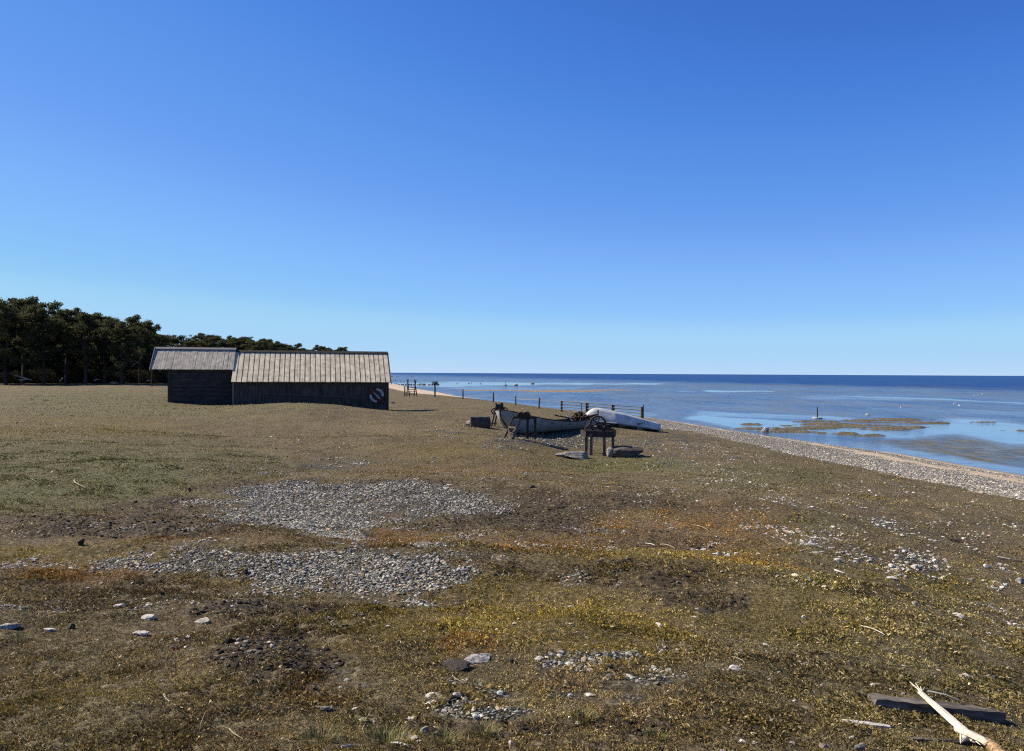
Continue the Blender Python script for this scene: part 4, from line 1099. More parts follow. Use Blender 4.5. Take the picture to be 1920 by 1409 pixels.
q = water(948, 723.5); m = MB(); m.tube([(0, 0, -.2), (0, 0, px(8, q.y))], .07, 5); tag(m.build('rod', M_timberd, None, False, 0, q), 'thin upright rod on a small rock far out in the water', 'rod')
for i, (u, v, w_, lab) in enumerate([(857, 719, 3.4, 'lone dark speck of rock right of the stile, between the horizon streaks'), (879, 719, 5, 'small dark rock left of a pair in the bright water streak'), (884, 718.5, 3, 'small dark rock touching the right side of its slightly wider neighbour'), (901, 720, 4.5, 'small dark rock farthest right in the bright water streak'),
                                   (735, 707, 4, 'small dark rock just right of the boathouse roof near the horizon'), (745, 706.5, 6, 'second dark rock right of the boathouse roof near the horizon'), (771.5, 707.5, 6, 'dark rock near the horizon above the stile'), (764, 707.5, 2.5, 'tiny rock left of the dark rock above the stile')]):
    wrock(u, v, w_, 1.3, M_boul, lab, 70 + i)
# reef of boulders off the beach
rr = random.Random(8)
xs = [742, 748, 753, 757, 762, 767, 772, 776, 781, 785, 789, 793, 797, 802, 806, 810, 814, 818, 822]
for i, u in enumerate(xs):
    o = wrock(u + rr.uniform(-1, 1), 721.9 + rr.uniform(-.3, .3), rr.uniform(4.2, 6.5), rr.uniform(1.6, 2.6), M_two if i % 3 else M_boul, 'dark and whitened boulder in the straight row reaching out from the beach', 90 + i, 'boulders in the row off the beach')
for i, (u, v) in enumerate([(734, 713.5), (737, 714.6), (741, 714), (746, 715.6), (752, 716), (757, 717), (763, 719), (770, 717.5), (789, 720), (793, 720.5), (734, 717), (739, 719), (744, 719.5)]):
    wrock(u, v, rr.uniform(2.5, 5), rr.uniform(1.0, 1.8), M_two if i % 2 else M_boul, 'small rock scattered in shallow water between the boathouse and the stile', 120 + i, 'small rocks in the shallows beyond the boathouse')
# channel marker post on a stone
q = water(1532.5, 785)
mk = empty('marker_post', q, 0, 'thin dark post standing in the water on a round stone foot', 'post')
m = MB(); m.tube([(0, 0, -.4), (.0, 0, px(12, q.y)), (-.03, 0, px(22, q.y))], [.07, .06, .045], 7); m.build('post', M_timberd, mk)
m = MB(); m.cyl((0, 0, .05), px(9, q.y), .10, 'z', 18); m.build('stone_foot', M_two, mk, False, .02)
for i, (u, v, w_) in enumerate([(1450, 790, 5)]):
    pass
# seaweed banks
def seaweed():
    gx, gy = np.meshgrid(np.arange(14, 46, .16), np.arange(50, 86, .22))
    z0 = np.zeros_like(gx); u, v = proj(gx, gy, z0)
    m_ = np.zeros(gx.shape)
    for (a, b, c, d, w_) in [(1570, 803, 170, 9, 1), (1500, 799, 110, 6, 1), (1640, 800, 110, 10, 1), (1620, 814, 60, 5, .9), (1700, 795, 90, 5, .8), (1650, 788, 90, 2.5, .9), (1545, 796, 90, 6, .9), (1420, 800, 40, 3, .9), (1610, 822, 50, 2, .7), (1880, 808, 60, 1.8, .7), (1860, 792, 60, 1.5, .5), (1390, 775.5, 9, 1, .9)]:
        m_ = np.maximum(m_, w_ * ell(u, v, a, b, c, d))
    h = m_ * 1.0 + fbm(gx / 4.0, gy / 1.5, 201, 5) * 1.7 + fbm(gx / .7, gy / .7, 205, 4) * .75 - .98
    zz = np.clip(h, -.25, .5) * .22 + (fbm(gx / .3, gy / .3, 210, 3) * .03)
    zz = np.where(m_ < .02, -.2, zz)
    verts = np.stack([gx, gy, zz], -1).reshape(-1, 3); nr, na = gx.shape
    i = (np.arange(nr - 1)[:, None] * na + np.arange(na - 1)[None, :]); F = np.stack([i, i + 1, i + na + 1, i + na], -1).reshape(-1, 4)
    keep = (verts[:, 2][F] > -.03).any(1); F = F[keep]
    used = np.unique(F); rem = -np.ones(len(verts), int); rem[used] = np.arange(len(used)); F = rem[F]; verts = verts[used]
    return raw_mesh('seaweed', verts, F.ravel(), np.full(len(F), 4))
t = NT('seaweed_bank'); P_ = t.coord(); n_ = t.noise(5, 4, .7, P_)
mw = t.out(t.mix(t.ramp(n_, .35, .62), (.028, .024, .012), (.135, .112, .062)), .8, t.bump(n_, .8, .05), .3)
sme = seaweed(); sme.materials.append(mw); o = bpy.data.objects.new('seaweed', sme); C.objects.link(o)
tag(o, 'brown seaweed banks breaking the calm water surface off the beach', 'seaweed', None, 'stuff')
# far sand bar
sme2 = []
gx, gy = np.meshgrid(np.arange(-18, 34, .3), np.arange(170, 232, .6))
u, v = proj(gx, gy, np.zeros_like(gx))
hh_ = np.maximum(ell(u, v, 930, 732.3, 100, 1.3) * .9, ell(u, v, 1050, 733.5, 95, 2.2)); hh_ = np.maximum(hh_, .8 * ell(u, v, 1150, 731.8, 60, 1.2))
zz = (hh_ + fbm(gx / 5, gy / 8, 221, 4) * .55 - .62) * .12
verts = np.stack([gx, gy, zz], -1).reshape(-1, 3); nr, na = gx.shape
i = (np.arange(nr - 1)[:, None] * na + np.arange(na - 1)[None, :]); F = np.stack([i, i + 1, i + na + 1, i + na], -1).reshape(-1, 4)
F = F[(verts[:, 2][F] > -.02).any(1)]; used = np.unique(F); rem = -np.ones(len(verts), int); rem[used] = np.arange(len(used))
me = raw_mesh('sand_bar', verts[used], rem[F].ravel(), np.full(len(F), 4)); t = NT('wet_sand_bar'); n_ = t.noise(1.2, 4, .6, t.coord())
me.materials.append(t.out(t.mix(t.ramp(n_, .35, .65), (.08, .06, .042), (.26, .20, .14)), .8, t.bump(n_, .5, .05), .3)); o = bpy.data.objects.new('sand_bar', me); C.objects.link(o); tag(o, kind='structure')

# swans far out
def swan(loc, L, rz, label):
    t_ = empty('swan', loc, rz, label, 'bird', 'white birds on the water')
    V, F = ICO2; V = V * np.array([.5, .24, .20]) * L; V[:, 2] += np.clip(V[:, 0] * -.25, 0, 1) * .5 + .10 * L; m = MB()
    m.add([Vector(p) for p in V], [tuple(int(i) for i in f) for f in F])
    m.tube([(L * .34, 0, L * .14), (L * .46, 0, L * .30), (L * .44, 0, L * .48), (L * .50, 0, L * .60), (L * .58, 0, L * .60)], [L * .09, L * .055, L * .045, L * .05, L * .04], 7)
    m.build('body', M_bird, t_, True)
    m = MB(); m.tube([(L * .58, 0, L * .60), (L * .68, 0, L * .565)], [L * .03, L * .01], 5); m.build('beak', M_bill, t_); return t_
for i, (u, v, rz, lab) in enumerate([(1789, 758, .3, 'left of the two nearest white swans'), (1799, 761, 2.6, 'right of the two nearest white swans'), (1826, 742, 0.2, 'leftmost small white bird of the far group of three'),
                               (1833, 741.5, .5, 'middle small white bird of the far group of three'), (1841, 739.5, 2.8, 'rightmost small white bird of the far group of three'), (1689, 764.5, 1.4, 'lone small white bird left of the two nearest swans')]):
    p = water(u, v); swan(p, px(5.5 if i < 2 else 3.6, p.y) * .8, rz, lab)
# ------------------------------------------------------------------ stones and turf as scattered geometry
STONE_V, STONE_F = ICO1
def scatter_stones(name, n, sampler, size, label, seed, lo=False, colr=((.085, .083, .07), (.56, .53, .455)), lift=.25):
    r = np.random.default_rng(seed)
    x, y, keep = sampler(r, n)
    x, y = x[keep], y[keep]; k = len(x)
    z = H(x, y)
    V, F = (STONE_V, STONE_F)
    sz = size[0] + (size[1] * 1.35 - size[0]) * r.random(k) ** 3.2
    sc = np.stack([sz * r.uniform(.8, 1.25, k), sz * r.uniform(.6, 1.0, k), sz * r.uniform(.28, .55, k)], -1) * .5
    jit = 1 + r.uniform(-.22, .22, (k, len(V), 1))
    P = V[None] * jit * sc[:, None, :]
    a = r.uniform(0, 2 * np.pi, k); tl = r.normal(0, .5, k)
    ct, st_ = np.cos(tl)[:, None], np.sin(tl)[:, None]
    Y = P[..., 1] * ct - P[..., 2] * st_; Z = P[..., 1] * st_ + P[..., 2] * ct; X = P[..., 0]
    ca, sa = np.cos(a)[:, None], np.sin(a)[:, None]
    Px = X * ca - Y * sa + x[:, None]; Py = X * sa + Y * ca + y[:, None]; Pz = Z + (z + sc[:, 2] * lift * r.uniform(.2, 1.8, k))[:, None]
    verts = np.stack([Px, Py, Pz], -1).reshape(-1, 3)
    FF = (F[None] + (np.arange(k) * len(V))[:, None, None]).reshape(-1, 3)
    me = raw_mesh(name, verts, FF.ravel(), np.full(len(FF), 3))
    t_ = r.random(k) ** 1.45; c0, c1 = np.array(colr[0]), np.array(colr[1]); col = c0 + (c1 - c0) * t_[:, None]
    wm = (r.random(k) < .22)[:, None]; col = np.where(wm, col * np.array([1.08, .92, .72]), col); col *= 1 + r.normal(0, .05, (k, 3)); cattr(me, 'col', np.repeat(np.clip(col, .01, .8), len(V), 0))
    smooth(me, False); me.materials.append(M_stone)
    o = bpy.data.objects.new(name, me); C.objects.link(o); return tag(o, label, 'gravel', None, 'stuff')
M_stone = mat_vcol('stone', 'col', .9, 90, .5)

def fan_sampler(r0, r1, a0, a1, dens):
    """positions spread evenly over a fan, kept with probability dens(x, y, masks)"""
    def f(r, n):
        q = np.exp(r.uniform(np.log(r0), np.log(r1), n)) if r1 / r0 > 3 else np.sqrt(r.uniform(r0 ** 2, r1 ** 2, n))
        a = np.radians(r.uniform(a0, a1, n)); x, y = q * np.sin(a), q * np.cos(a)
        z, s = macro(x, y); m = masks(x, y, z, s)
        return x, y, r.random(n) < dens(x, y, m, s)
    return f
def gden(x, y, m, s): return np.clip((m['gravel'] - .26 + .6 * fbm(x / .16, y / .16, 301, 3) + .75 * fbm(x / .9, y / .6, 305, 4)) * 1.2, 0, 1) * (1 - m['forest'])
scatter_stones('ridge_gravel', 28000, fan_sampler(3.2, 7.2, -26, 26, gden), (.010, .042), 'loose grey and white gravel heaps in the nearest foreground', 1)
scatter_stones('ridge_gravel', 120000, fan_sampler(7.0, 11.5, -36, 8, gden), (.012, .038), 'grey gravel covering the near shingle ridge', 2)
scatter_stones('ridge_gravel', 140000, fan_sampler(11, 19, -25, 12, gden), (.016, .046), 'grey gravel covering the far shingle ridge', 3)
scatter_stones('ridge_gravel', 16000, fan_sampler(19, 34, -22, 18, gden), (.035, .08), 'pale gravel on the turf between the boats and the far ridge', 4)
scatter_stones('ridge_gravel', 45000, fan_sampler(7, 34, 12, 36, lambda x, y, m, s: np.clip((m['gravel'] - .18 + .6 * fbm(x / .5, y / .5, 311, 4)) * 1.5, 0, 1) * .8 * (s > 8)), (.014, .060), 'white stones strewn over the turf at the right', 5, colr=((.25, .24, .22), (.66, .62, .55)))
scatter_stones('beach_gravel', 120000, fan_sampler(16, 60, 4, 40, lambda x, y, m, s: (m['bgravel'] > .35) * np.clip(.9 - (y - 20) * .014, .12, .9)), (.03, .085), 'grey shingle of the beach between turf and sand', 6, colr=((.16, .15, .13), (.62, .58, .50)))
# crumbs of stone and shell everywhere in the turf
scatter_stones('turf_crumbs', 26000, fan_sampler(3.0, 45, -38, 38, lambda x, y, m, s: np.clip(.10 + .9 * fbm(x / 1.5, y / 1.5, 321, 4) + .5 * (x > 4), 0, .85) * (s > 6) * (1 - m['forest'])), (.008, .032), 'small pale stone crumbs strewn through the turf', 7, colr=((.2, .18, .15), (.60, .56, .48)))
# dark clods of peat and moss in the brown bands
M_clod = mat_vcol('clod', 'col', .95, 60, .6)
o = scatter_stones('soil_clods', 60000, fan_sampler(3.2, 18, -36, 26, lambda x, y, m, s: np.clip((m['soil'] - .35) * 1.6 + .25 * fbm(x / .3, y / .3, 331, 3), 0, 1) * .8), (.012, .046), 'dark lumps of peaty soil and dead moss in the brown bands', 8, colr=((.010, .007, .004), (.065, .042, .026)), lift=.3)
o['category'] = 'soil'; o.data.materials[0] = M_clod

def turf(name, n, r0, r1, hgt, wid, seed, label, a=(-37, 37), flat=.5):
    r = np.random.default_rng(seed)
    # even density on the picture: equal numbers per log distance
    q = np.exp(r.uniform(np.log(r0), np.log(r1), n)); an = np.radians(r.uniform(a[0], a[1], n)); x, y = q * np.sin(an), q * np.cos(an)
    z, s = macro(x, y); m = masks(x, y, z, s)
    clump = fbm(x / .09, y / .09, seed, 2)
    ff = np.clip((r1 - q) / (r1 * .45), 0, 1) if r1 > 100 else 1.0
    keep = r.random(n) < ff * np.clip(.62 + .9 * clump - .62 * m['gravel'] - .40 * m['soil'] - 2 * m['bgravel'] - 2 * m['sand'] - .7 * m['forest'], 0, 1)
    x, y, z = x[keep], y[keep], (z + micro(x, y, m))[keep]; m = {k_: v_[keep] for k_, v_ in m.items()}; q = q[keep]; clump = clump[keep]; k = len(x)
    g = (q / r0) ** .45
    tall = np.clip(.75 + 1.3 * fbm(x / .35, y / .35, seed + 44, 3), .5, 2.0); h = hgt * tall * r.uniform(.5, 1.5, k) * g ** .5 * (1 + .5 * m['green']); w = wid * r.uniform(.6, 1.4, k) * g
    d = r.uniform(0, 2 * np.pi, k); lean = r.uniform(.2, 1.5, k) * h; d2 = r.uniform(0, 2 * np.pi, k)
    bx, by = np.cos(d2) * w / 2, np.sin(d2) * w / 2
    dx, dy = np.cos(d), np.sin(d)
    P = np.empty((k, 4, 3))
    P[:, 0] = np.stack([x - bx, y - by, z - .002], -1); P[:, 1] = np.stack([x + bx, y + by, z - .002], -1)
    P[:, 2] = np.stack([x + dx * lean * .4 + bx * .7, y + dy * lean * .4 + by * .7, z + h * .65], -1)
    P[:, 3] = np.stack([x + dx * lean, y + dy * lean, z + h * r.uniform(.5, 1.0, k)], -1)
    b = np.arange(k) * 4
    FF = np.stack([b, b + 1, b + 2, b, b + 2, b + 3], -1).reshape(-1, 3)
    me = raw_mesh(name, P.reshape(-1, 3), FF.ravel(), np.full(len(FF), 3))
    olive = np.array([.205, .160, .046]); brown = np.array([.230, .155, .072]); green = np.array([.120, .130, .038]); straw = np.array([.45, .375, .23]); yel = np.array([.31, .228, .034]); rust = np.array([.34, .165, .024]); red = np.array([.10, .02, .012])
    t = np.clip(.5 + .8 * fbm(x / .8, y / .8, seed + 5, 4), 0, 1)[:, None]
    c = olive * t + brown * (1 - t)
    pu = np.clip(fbm(x / 2.2, y / 1.6, seed + 61, 4) * 2 - .1, 0, 1)[:, None] * .7; c = c * (1 - pu) + np.array([.135, .092, .065]) * pu
    gd = np.clip(fbm(x / 2.8, y / 2.0, seed + 67, 4) * 2 - .2, 0, 1)[:, None] * .7; c = c * (1 - gd) + np.array([.30, .235, .095]) * gd
    for key, cc in (('green', green), ('yellow', yel), ('rust', rust)):
        f = np.clip(m[key], 0, 1)[:, None] * .85; c = c * (1 - f) + cc * f
    f = (m['soil'] * .7)[:, None]; c = c * (1 - f) + np.array([.075, .048, .026]) * f
    u_ = r.random(k); c = np.where((u_ < .14)[:, None], straw * r.uniform(.6, 1.15, k)[:, None], c); c = np.where((u_ > .88)[:, None], c * .5, c)
    rd = (fbm(x / .6, y / .6, seed + 8, 3) > .62) & (r.random(k) < .5); c = np.where(rd[:, None], red, c)
    c *= (r.uniform(.45, 1.6, k) * np.clip(1 + .75 * fbm(x / 1.0, y / 1.0, seed + 30, 5) + .4 * clump, .35, 1.8))[:, None]
    cattr(me, 'col', np.repeat(np.clip(c, 0, .9), 4, 0)); me.materials.append(M_blade)
    o = bpy.data.objects.new(name, me); C.objects.link(o); return tag(o, label, 'grass', None, 'stuff')
def leafy(t, k):
    c = t.attr('col', True); d = t.n('ShaderNodeBsdfDiffuse'); q = t.n('ShaderNodeBsdfTranslucent'); m = t.n('ShaderNodeMixShader'); m.inputs[0].default_value = k
    t.l(c, d.inputs[0]); t.l(c, q.inputs[0]); t.l(d.outputs[0], m.inputs[1]); t.l(q.outputs[0], m.inputs[2]); t.l(m.outputs[0], t.t.nodes['Material Output'].inputs[0]); t.t.nodes.remove(t.p); return t.m
t = NT('grass_blade'); M_blade = leafy(t, .15)
turf('grass', 640000, 2.9, 9.0, .017, .0023, 501, 'short dry olive and straw coloured turf in the foreground')
turf('grass', 560000, 8.6, 32.0, .018, .0048, 502, 'short brown and green turf of the middle ground')
turf('grass', 170000, 29.0, 120.0, .035, .013, 503, 'sparse grass of the far pasture', (-37, 22))

# taller tufts near the bottom edge
def tuft(u, v, R, hgt, n, label, seed):
    p = place(u, v); r = np.random.default_rng(seed); m = MB(); cols = []
    for k in range(n):
        a = r.uniform(0, 6.283); q = R * r.random() ** .5; b = p + Vector((math.cos(a) * q, math.sin(a) * q, -.004)); h = hgt * r.uniform(.45, 1.1)
        d = Vector((math.cos(a + r.uniform(-.8, .8)), math.sin(a + r.uniform(-.8, .8)), 0)) * h * r.uniform(.25, 1.1); w = Vector((math.cos(a + 1.57), math.sin(a + 1.57), 0)) * .0016
        m.add([b - w, b + w, b + d * .35 + Vector((0, 0, h * .6)) + w * .8, b + d + Vector((0, 0, h * .85)), b + d * .35 + Vector((0, 0, h * .6)) - w * .8], [(0, 1, 2, 4), (4, 2, 3)])
        c = np.array([.26, .21, .11]) if r.random() < .45 else np.array([.10, .11, .035]); c = c * r.uniform(.6, 1.3); cols += [c] * 5
    o = m.build('grass_tuft', M_blade); cattr(o.data, 'col', np.array(cols)); return tag(o, label, 'grass tuft')
for i, (u, v, R, h, n, lab) in enumerate([(905, 1380, .075, .06, 260, 'dry straw grass tuft below the nearest gravel heap'), (1095, 1352, .06, .06, 240, 'straw and green grass tuft right of the nearest gravel heap'), (600, 1388, .09, .05, 240, 'green grass tuft at the bottom edge left of the middle'),
                                        (720, 1398, .12, .06, 380, 'wide dry grass tuft at the bottom edge'), (830, 1392, .07, .055, 220, 'dry grass tuft at the bottom edge between two others'), (1230, 1385, .05, .04, 130, 'small green grass tuft near the bottom right of the middle'),
                                        (285, 890, .2, .12, 60, 'loose bent straw on the green turf at the left'), (1745, 1400, .06, .04, 120, 'short straw tuft under the thin dark grey stick'), (1320, 950, .25, .08, 130, 'tan grass tuft at the crest of the rusty moss'), (30, 1200, .08, .05, 160, 'green tuft under the grey flat stone at the left edge')]):
    tuft(u, v, R, h, n, lab, 700 + i)

# ------------------------------------------------------------------ pines
M_needle = leafy(NT('pine_needles'), .40)
def pine_protos(seed, Ht, spread, lean=0.0, bare=.32, nl=15, dens=150, flat=.55):
    r = np.random.default_rng(seed); rp = random.Random(seed); tb = MB()
    pts = [Vector((0, 0, -.4))]; a = rp.uniform(0, 6.3)
    for k in range(1, 8):
        t = k / 7; pts.append(Vector((lean * t * Ht * .5 + math.sin(a + t * 5) * .55 * t * (1 - t * .7), math.cos(a * 2 + t * 5) * .5 * t * (1 - t * .7), Ht * .93 * t)))
    tb.tube(pts, [.21 * (Ht / 10) * (1 - .82 * k / 7) + .03 for k in range(8)], 7)
    cl = []
    def tp(t):
        q = t * 7; i = min(int(q), 6); return pts[i].lerp(pts[i + 1], q - i)
    for k in range(nl):
        t = bare + (1 - bare) * ((k + .5) / nl) ** .9; b = tp(min(t, .97)); an = k * 2.399 + rp.uniform(-.5, .5)
        reach = spread * (0.55 + .6 * math.sin(math.pi * min(1, (1.08 - t) / (1 - bare + .1)) ** .8)) * rp.uniform(.6, 1.15)
        up = rp.uniform(-.05, .45) + .3 * t; d = Vector((math.cos(an), math.sin(an), up))
        e = b + d * reach * .55; f = e + Vector((math.cos(an + rp.uniform(-.5, .5)), math.sin(an + rp.uniform(-.5, .5)), rp.uniform(.05, .5))) * reach * .45
        tb.tube([b, e, f], [.07 * (1.2 - t) + .02, .045 * (1.2 - t) + .015, .012], 5)
        for (c_, s_) in ((e, .72), (f, .95)):
            for j in range(4):
                o_ = Vector((rp.uniform(-.5, .5), rp.uniform(-.5, .5), rp.uniform(-.3, .42))) * reach * .62; cl.append((c_ + o_, s_ * rp.uniform(.24, .58) * (.55 + reach * .25)))
    for j in range(7):
        t = rp.uniform(.8, 1); b = tp(min(t, .99)); e = b + Vector((rp.uniform(-1, 1), rp.uniform(-1, 1), rp.uniform(.1, .8))) * .9; tb.tube([b, e], [.03, .01], 4); cl.append((e, rp.uniform(.16, .34)))
    for j in range(3): cl.append((pts[-1] + Vector((rp.uniform(-.5, .5), rp.uniform(-.5, .5), rp.uniform(-.6, .35))), rp.uniform(.4, .7)))
    # bare dead branches below the crown
    for k in range(9):
        t = rp.uniform(.08, bare + .1); b = tp(t); an = rp.uniform(0, 6.3); L_ = rp.uniform(.5, 1.7)
        tb.tube([b, b + Vector((math.cos(an) * L_ * .5, math.sin(an) * L_ * .5, rp.uniform(-.1, .25) * L_)), b + Vector((math.cos(an + .3) * L_, math.sin(an + .3) * L_, rp.uniform(-.3, .3) * L_))], [.03, .02, .008], 4)
    cen = np.array([c[0][:] for c in cl]); rad = np.array([c[1] for c in cl])
    N = np.maximum((dens * .62 * (rad / .45) ** 2).astype(int), 24); idx = np.repeat(np.arange(len(cl)), N); k = len(idx)
    d = r.normal(size=(k, 3)); d /= np.linalg.norm(d, axis=1, keepdims=True)
    q = r.random(k) ** .45
    P0 = cen[idx] + d * (q * rad[idx])[:, None] * np.array([1.15, 1.15, flat + .18]) * r.uniform(.75, 1.35, (k, 1))
    # one spray of needles: two crossed slim triangles pointing outwards and up
    out = d * np.array([1, 1, .5]) + np.array([0, 0, .55]) + r.normal(0, .45, (k, 3)); out /= np.linalg.norm(out, axis=1, keepdims=True)
    s1 = np.cross(out, r.normal(size=(k, 3))); s1 /= np.linalg.norm(s1, axis=1, keepdims=True) + 1e-9; s2 = np.cross(out, s1)
    L_ = r.uniform(.13, .30, k)[:, None]; W_ = r.uniform(.05, .10, k)[:, None]
    T = np.stack([P0 - s1 * W_, P0 + s1 * W_, P0 + out * L_, P0 - s2 * W_, P0 + s2 * W_, P0 + out * L_ * .9], 1)
    me = raw_mesh('crown', T.reshape(-1, 3), np.arange(k * 6), np.full(k * 2, 3))
    base = np.array([.055, .068, .036]); alt = np.array([.120, .122, .056]); brn = np.array([.12, .095, .06])
    cv = r.random(len(cl))[idx][:, None]; c = base * (1 - cv) + alt * cv; bb_ = (r.random(k) < .10)[:, None]; c = np.where(bb_, brn, c) * r.uniform(.65, 1.35, (k, 1))
    cattr(me, 'col', np.repeat(c, 6, 0)); me.materials.append(M_needle)
    tm = bpy.data.meshes.new('trunk'); tm.from_pydata(tb.v, [], tb.f); tm.update(); tm.materials.append(M_pine_t)
    return tm, me
PINES = [pine_protos(1, 10, 2.3, .10, .24), pine_protos(2, 10, 2.1, -.12, .28, 15), pine_protos(3, 10, 2.6, .05, .18, 18), pine_protos(4, 10, 1.9, .0, .16, 16), pine_protos(5, 10, 2.0, .02, .34, 14, 160, .42), pine_protos(6, 10, 1.6, .03, .10, 17, 120)]
def pine(kind, x, y, top_z, label, group, rz=0.0, wide=1.0, far=False):
    gz_ = hz(x, y); s_ = (top_z - gz_) / 10.0
    o = empty('pine_tree', (x, y, gz_), rz, label, 'tree', group); o.scale = (s_ * wide, s_ * wide, s_)
    for n_, me in (('trunk', PINES[kind][0]), ('crown', PINES[kind][1])):
        c_ = bpy.data.objects.new(n_, me); C.objects.link(c_); c_.parent = o
    return o
def pine_px(kind, u, v_top, D, label, group, rz=0.0, wide=1.0):
    p = at(u, v_top, D); return pine(kind, p.x, p.y, p.z, label, group, rz, wide)
GN = 'tall pines at the edge of the wood'
NEAR = [(-40, 566, 97, 0, 1.1, 'tall pine cut off by the left edge of the picture'), (12, 566, 94, 2, 1.05, 'dense wide pine at the left edge of the wood'), (44, 559, 99, 4, 1.0, 'tallest pine of the wood, its open crown sticking out on top'),
        (84, 588, 95, 0, 1.0, 'dark pine filling the dip right of the tallest pine'), (124, 577, 98, 4, .95, 'pine with an open flat crown, second bump of the skyline'), (160, 587, 95, 1, 1.05, 'leaning pine with the thickest dark trunk reaching the turf'),
        (197, 591, 98, 4, .9, 'pine with the spiky top in the middle of the wood edge'), (228, 601, 95, 2, .95, 'round topped pine left of the shed roof'), (262, 603, 99, 1, 1.0, 'sparse pine with sky showing through its branches near the shed'),
        (284, 618, 103, 0, .85, 'last tall pine of the wood edge, behind the corner of the silver roof')]
rr = random.Random(21)
for (u, v, D, kd, wd, lab) in NEAR: pine_px(kd, u, v, D, lab, GN, rr.uniform(0, 6.3), wd)
SECOND = [(-60, 572, 108), (-10, 574, 106), (28, 572, 110), (66, 578, 108), (105, 590, 107), (145, 588, 110), (178, 597, 107), (212, 602, 109), (246, 608, 107), (275, 614, 112), (300, 628, 118), (0, 600, 104), (60, 612, 103), (120, 616, 102), (180, 620, 103), (240, 626, 103)]
for i, (u, v, D) in enumerate(SECOND): pine_px((i * 5) % 6 if i % 2 else 3, u + rr.uniform(-8, 8), v, D, 'pine in the second row, half hidden behind the tall pines', 'pines of the second row', rr.uniform(0, 6.3), 1.05)
SKY = [(306, 630, 150), (322, 634, 155), (341, 630, 158), (352, 640, 150), (372, 630, 165), (388, 636, 160), (402, 630, 170), (418, 640, 165), (430, 637, 172), (447, 635, 175), (462, 633, 178), (474, 641, 170), (488, 640, 185), (501, 637, 190), (514, 643, 185), (527, 645, 195), (541, 648, 200), (555, 650, 205), (568, 654, 210), (580, 656, 220)]
for i, (u, v, D) in enumerate(SKY):
    k = (i * 7 + 3) % 6
    pine_px(k, u, v - 1, D, 'dark bushy pine of the far row whose top shows above the shed roofs', 'far pines above the shed roofs', rr.uniform(0, 6.3), 1.25)
pine_px(0, 603, 650, 235, 'rounded pine standing clear of the far wood, left of the two lone pines', 'lone pines above the ribbed roof', .5, 1.25)
pine_px(4, 642, 650.5, 245, 'flat topped pine farthest right, the last above the ribbed roof', 'lone pines above the ribbed roof', 2.0, 1.2)
pine_px(3, 624, 658, 245, 'small low pine tucked between the two lone pines above the ribbed roof', 'lone pines above the ribbed roof', 2.0, 1.2)
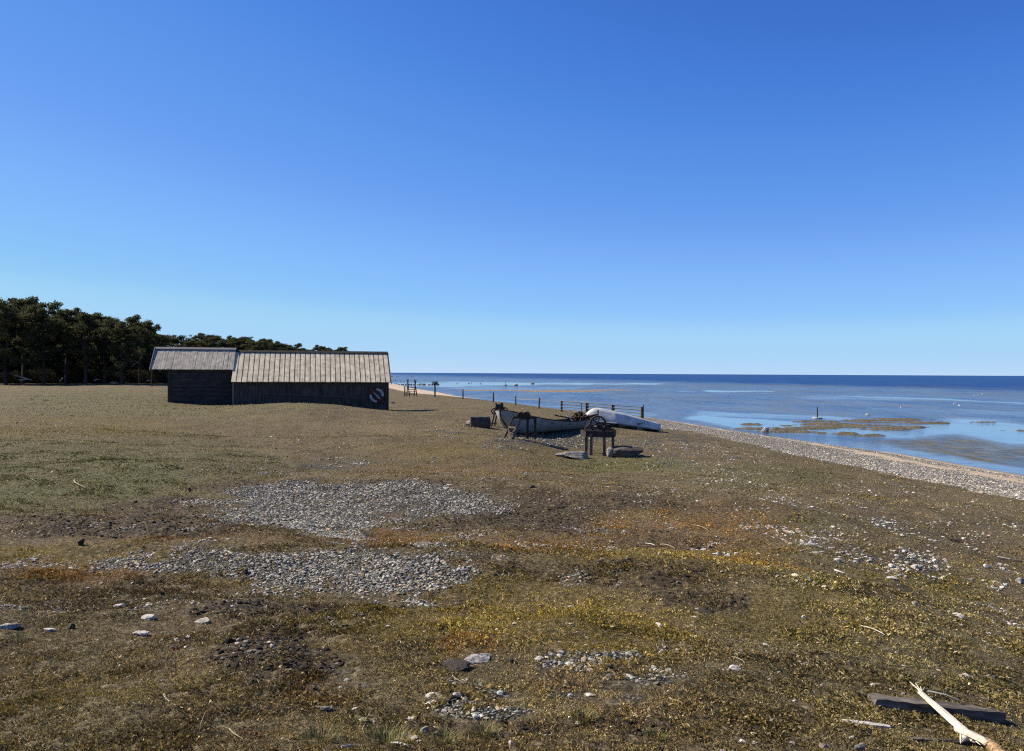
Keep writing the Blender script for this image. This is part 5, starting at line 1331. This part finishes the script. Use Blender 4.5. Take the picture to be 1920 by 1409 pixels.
# the depth of the wood behind reads as one mass
def forest_mass():
    r = np.random.default_rng(77); V = []; Fi = []; Cc = []; off = 0
    trees = []
    for k in range(300):
        u = r.uniform(-120, 590); D = r.uniform(112, 150) if u < 300 else r.uniform(165, 260)
        D = r.uniform(104, 150) if u < 300 else D
        top = np.interp(u, [-120, 0, 45, 90, 130, 200, 260, 290, 320, 400, 470, 520, 560, 590], [580, 585, 580, 600, 596, 612, 622, 636, 643, 643, 645, 654, 662, 668]) + r.uniform(2, 40)
        trees.append((u, top, D))
    for (u, top, D) in trees:
        p = at(u, top, D); g = hz(p.x, p.y); kd = int(r.integers(0, 6)); me = PINES[kd][1]
        n = len(me.vertices); co = np.empty(n * 3, np.float32); me.vertices.foreach_get('co', co); co = co.reshape(-1, 6, 3)
        col = np.empty(n * 4, np.float32); me.attributes['col'].data.foreach_get('color', col); col = col.reshape(-1, 6, 4)[:, :, :3]
        sel = r.random(len(co)) < .20; co, col = co[sel], col[sel]
        s_ = (p.z - g) / 10; a = r.uniform(0, 6.3); R_ = np.array([[math.cos(a), -math.sin(a), 0], [math.sin(a), math.cos(a), 0], [0, 0, 1]])
        ce = co.mean(1, keepdims=True); co = ce + (co - ce) * 2.4; co[:, :, 2] = np.where((r.random(len(co)) < .45)[:, None], co[:, :, 2] * .62 - .6, co[:, :, 2])
        co = (co @ R_.T) * s_ * np.array([1.2, 1.2, 1]) + np.array([p.x, p.y, g]); V.append(co.reshape(-1, 3)); Cc.append(col.reshape(-1, 3))
    V = np.concatenate(V); Cc = np.concatenate(Cc); me = raw_mesh('pine_wood', V, np.arange(len(V)), np.full(len(V) // 3, 3)); cattr(me, 'col', Cc); me.materials.append(M_needle)
    o = bpy.data.objects.new('pine_wood', me); C.objects.link(o); tag(o, 'dense dark depth of the pine wood behind the rows of single trees', 'wood', None, 'stuff')
    # undergrowth of bare brush and juniper along the foot of the wood
    k = 130000; u = r.uniform(-90, 315, k); D = r.uniform(99, 116, k); x = (u - 960) / FPX * D; z = H(x, D)
    hgt = r.random(k) ** 1.2 * (1.4 + 2.6 * np.clip(fbm(x / 3, D / 3, 400, 3) + .5, 0, 1) * np.clip((D - 99) / 6, .2, 1.5)); P0 = np.stack([x, D, z + hgt], -1)
    d = r.normal(size=(k, 3)); d /= np.linalg.norm(d, axis=1, keepdims=True); s1 = np.cross(d, r.normal(size=(k, 3))); s1 /= np.linalg.norm(s1, axis=1, keepdims=True)
    L_ = r.uniform(.1, .5, k)[:, None]; T = np.stack([P0 - s1 * .03, P0 + s1 * .04, P0 + d * L_], 1)
    me = raw_mesh('undergrowth', T.reshape(-1, 3), np.arange(k * 3), np.full(k, 3)); c = np.where((r.random(k) < .5)[:, None], np.array([.020, .026, .012]), np.array([.042, .034, .026])) * r.uniform(.5, 1.4, (k, 1)); cattr(me, 'col', np.repeat(c, 3, 0)); me.materials.append(M_needle)
    o = bpy.data.objects.new('undergrowth', me); C.objects.link(o); tag(o, 'dark tangled brush along the foot of the pines', 'undergrowth', None, 'stuff')
forest_mass()
# fallen bleached trunks at the foot of the wood
for (u0, v0, u1, v1, r0, lab) in [(27, 704, 56, 713, .09, 'long bleached fallen branch slanting under the pines at the left'), (112, 716, 118, 709, .10, 'bright broken stump under the pines left of the thick trunk'), (36, 713, 60, 712, .14, 'pale fallen log lying flat under the pines at the left'),
                              (176, 714, 187, 712, .10, 'grey fallen branch right of the thick dark trunk'), (246, 688, 262, 677, .05, 'bleached bare branch lit among the pines near the shed'), (206, 718, 222, 717, .08, 'pale log at the foot of the pines left of the thin dark post'), (275, 714, 284, 714.5, .08, 'short pale log beside the thin post under the roof overhang')]:
    a, b = at(u0, v0, 97), at(u1, v1, 97.5)
    m = MB(); m.tube([a, a.lerp(b, .5) + Vector((0, 0, .05)), b], [r0, r0 * .8, r0 * .4], 6); tag(m.build('fallen_branch', M_dead), lab, 'branch')
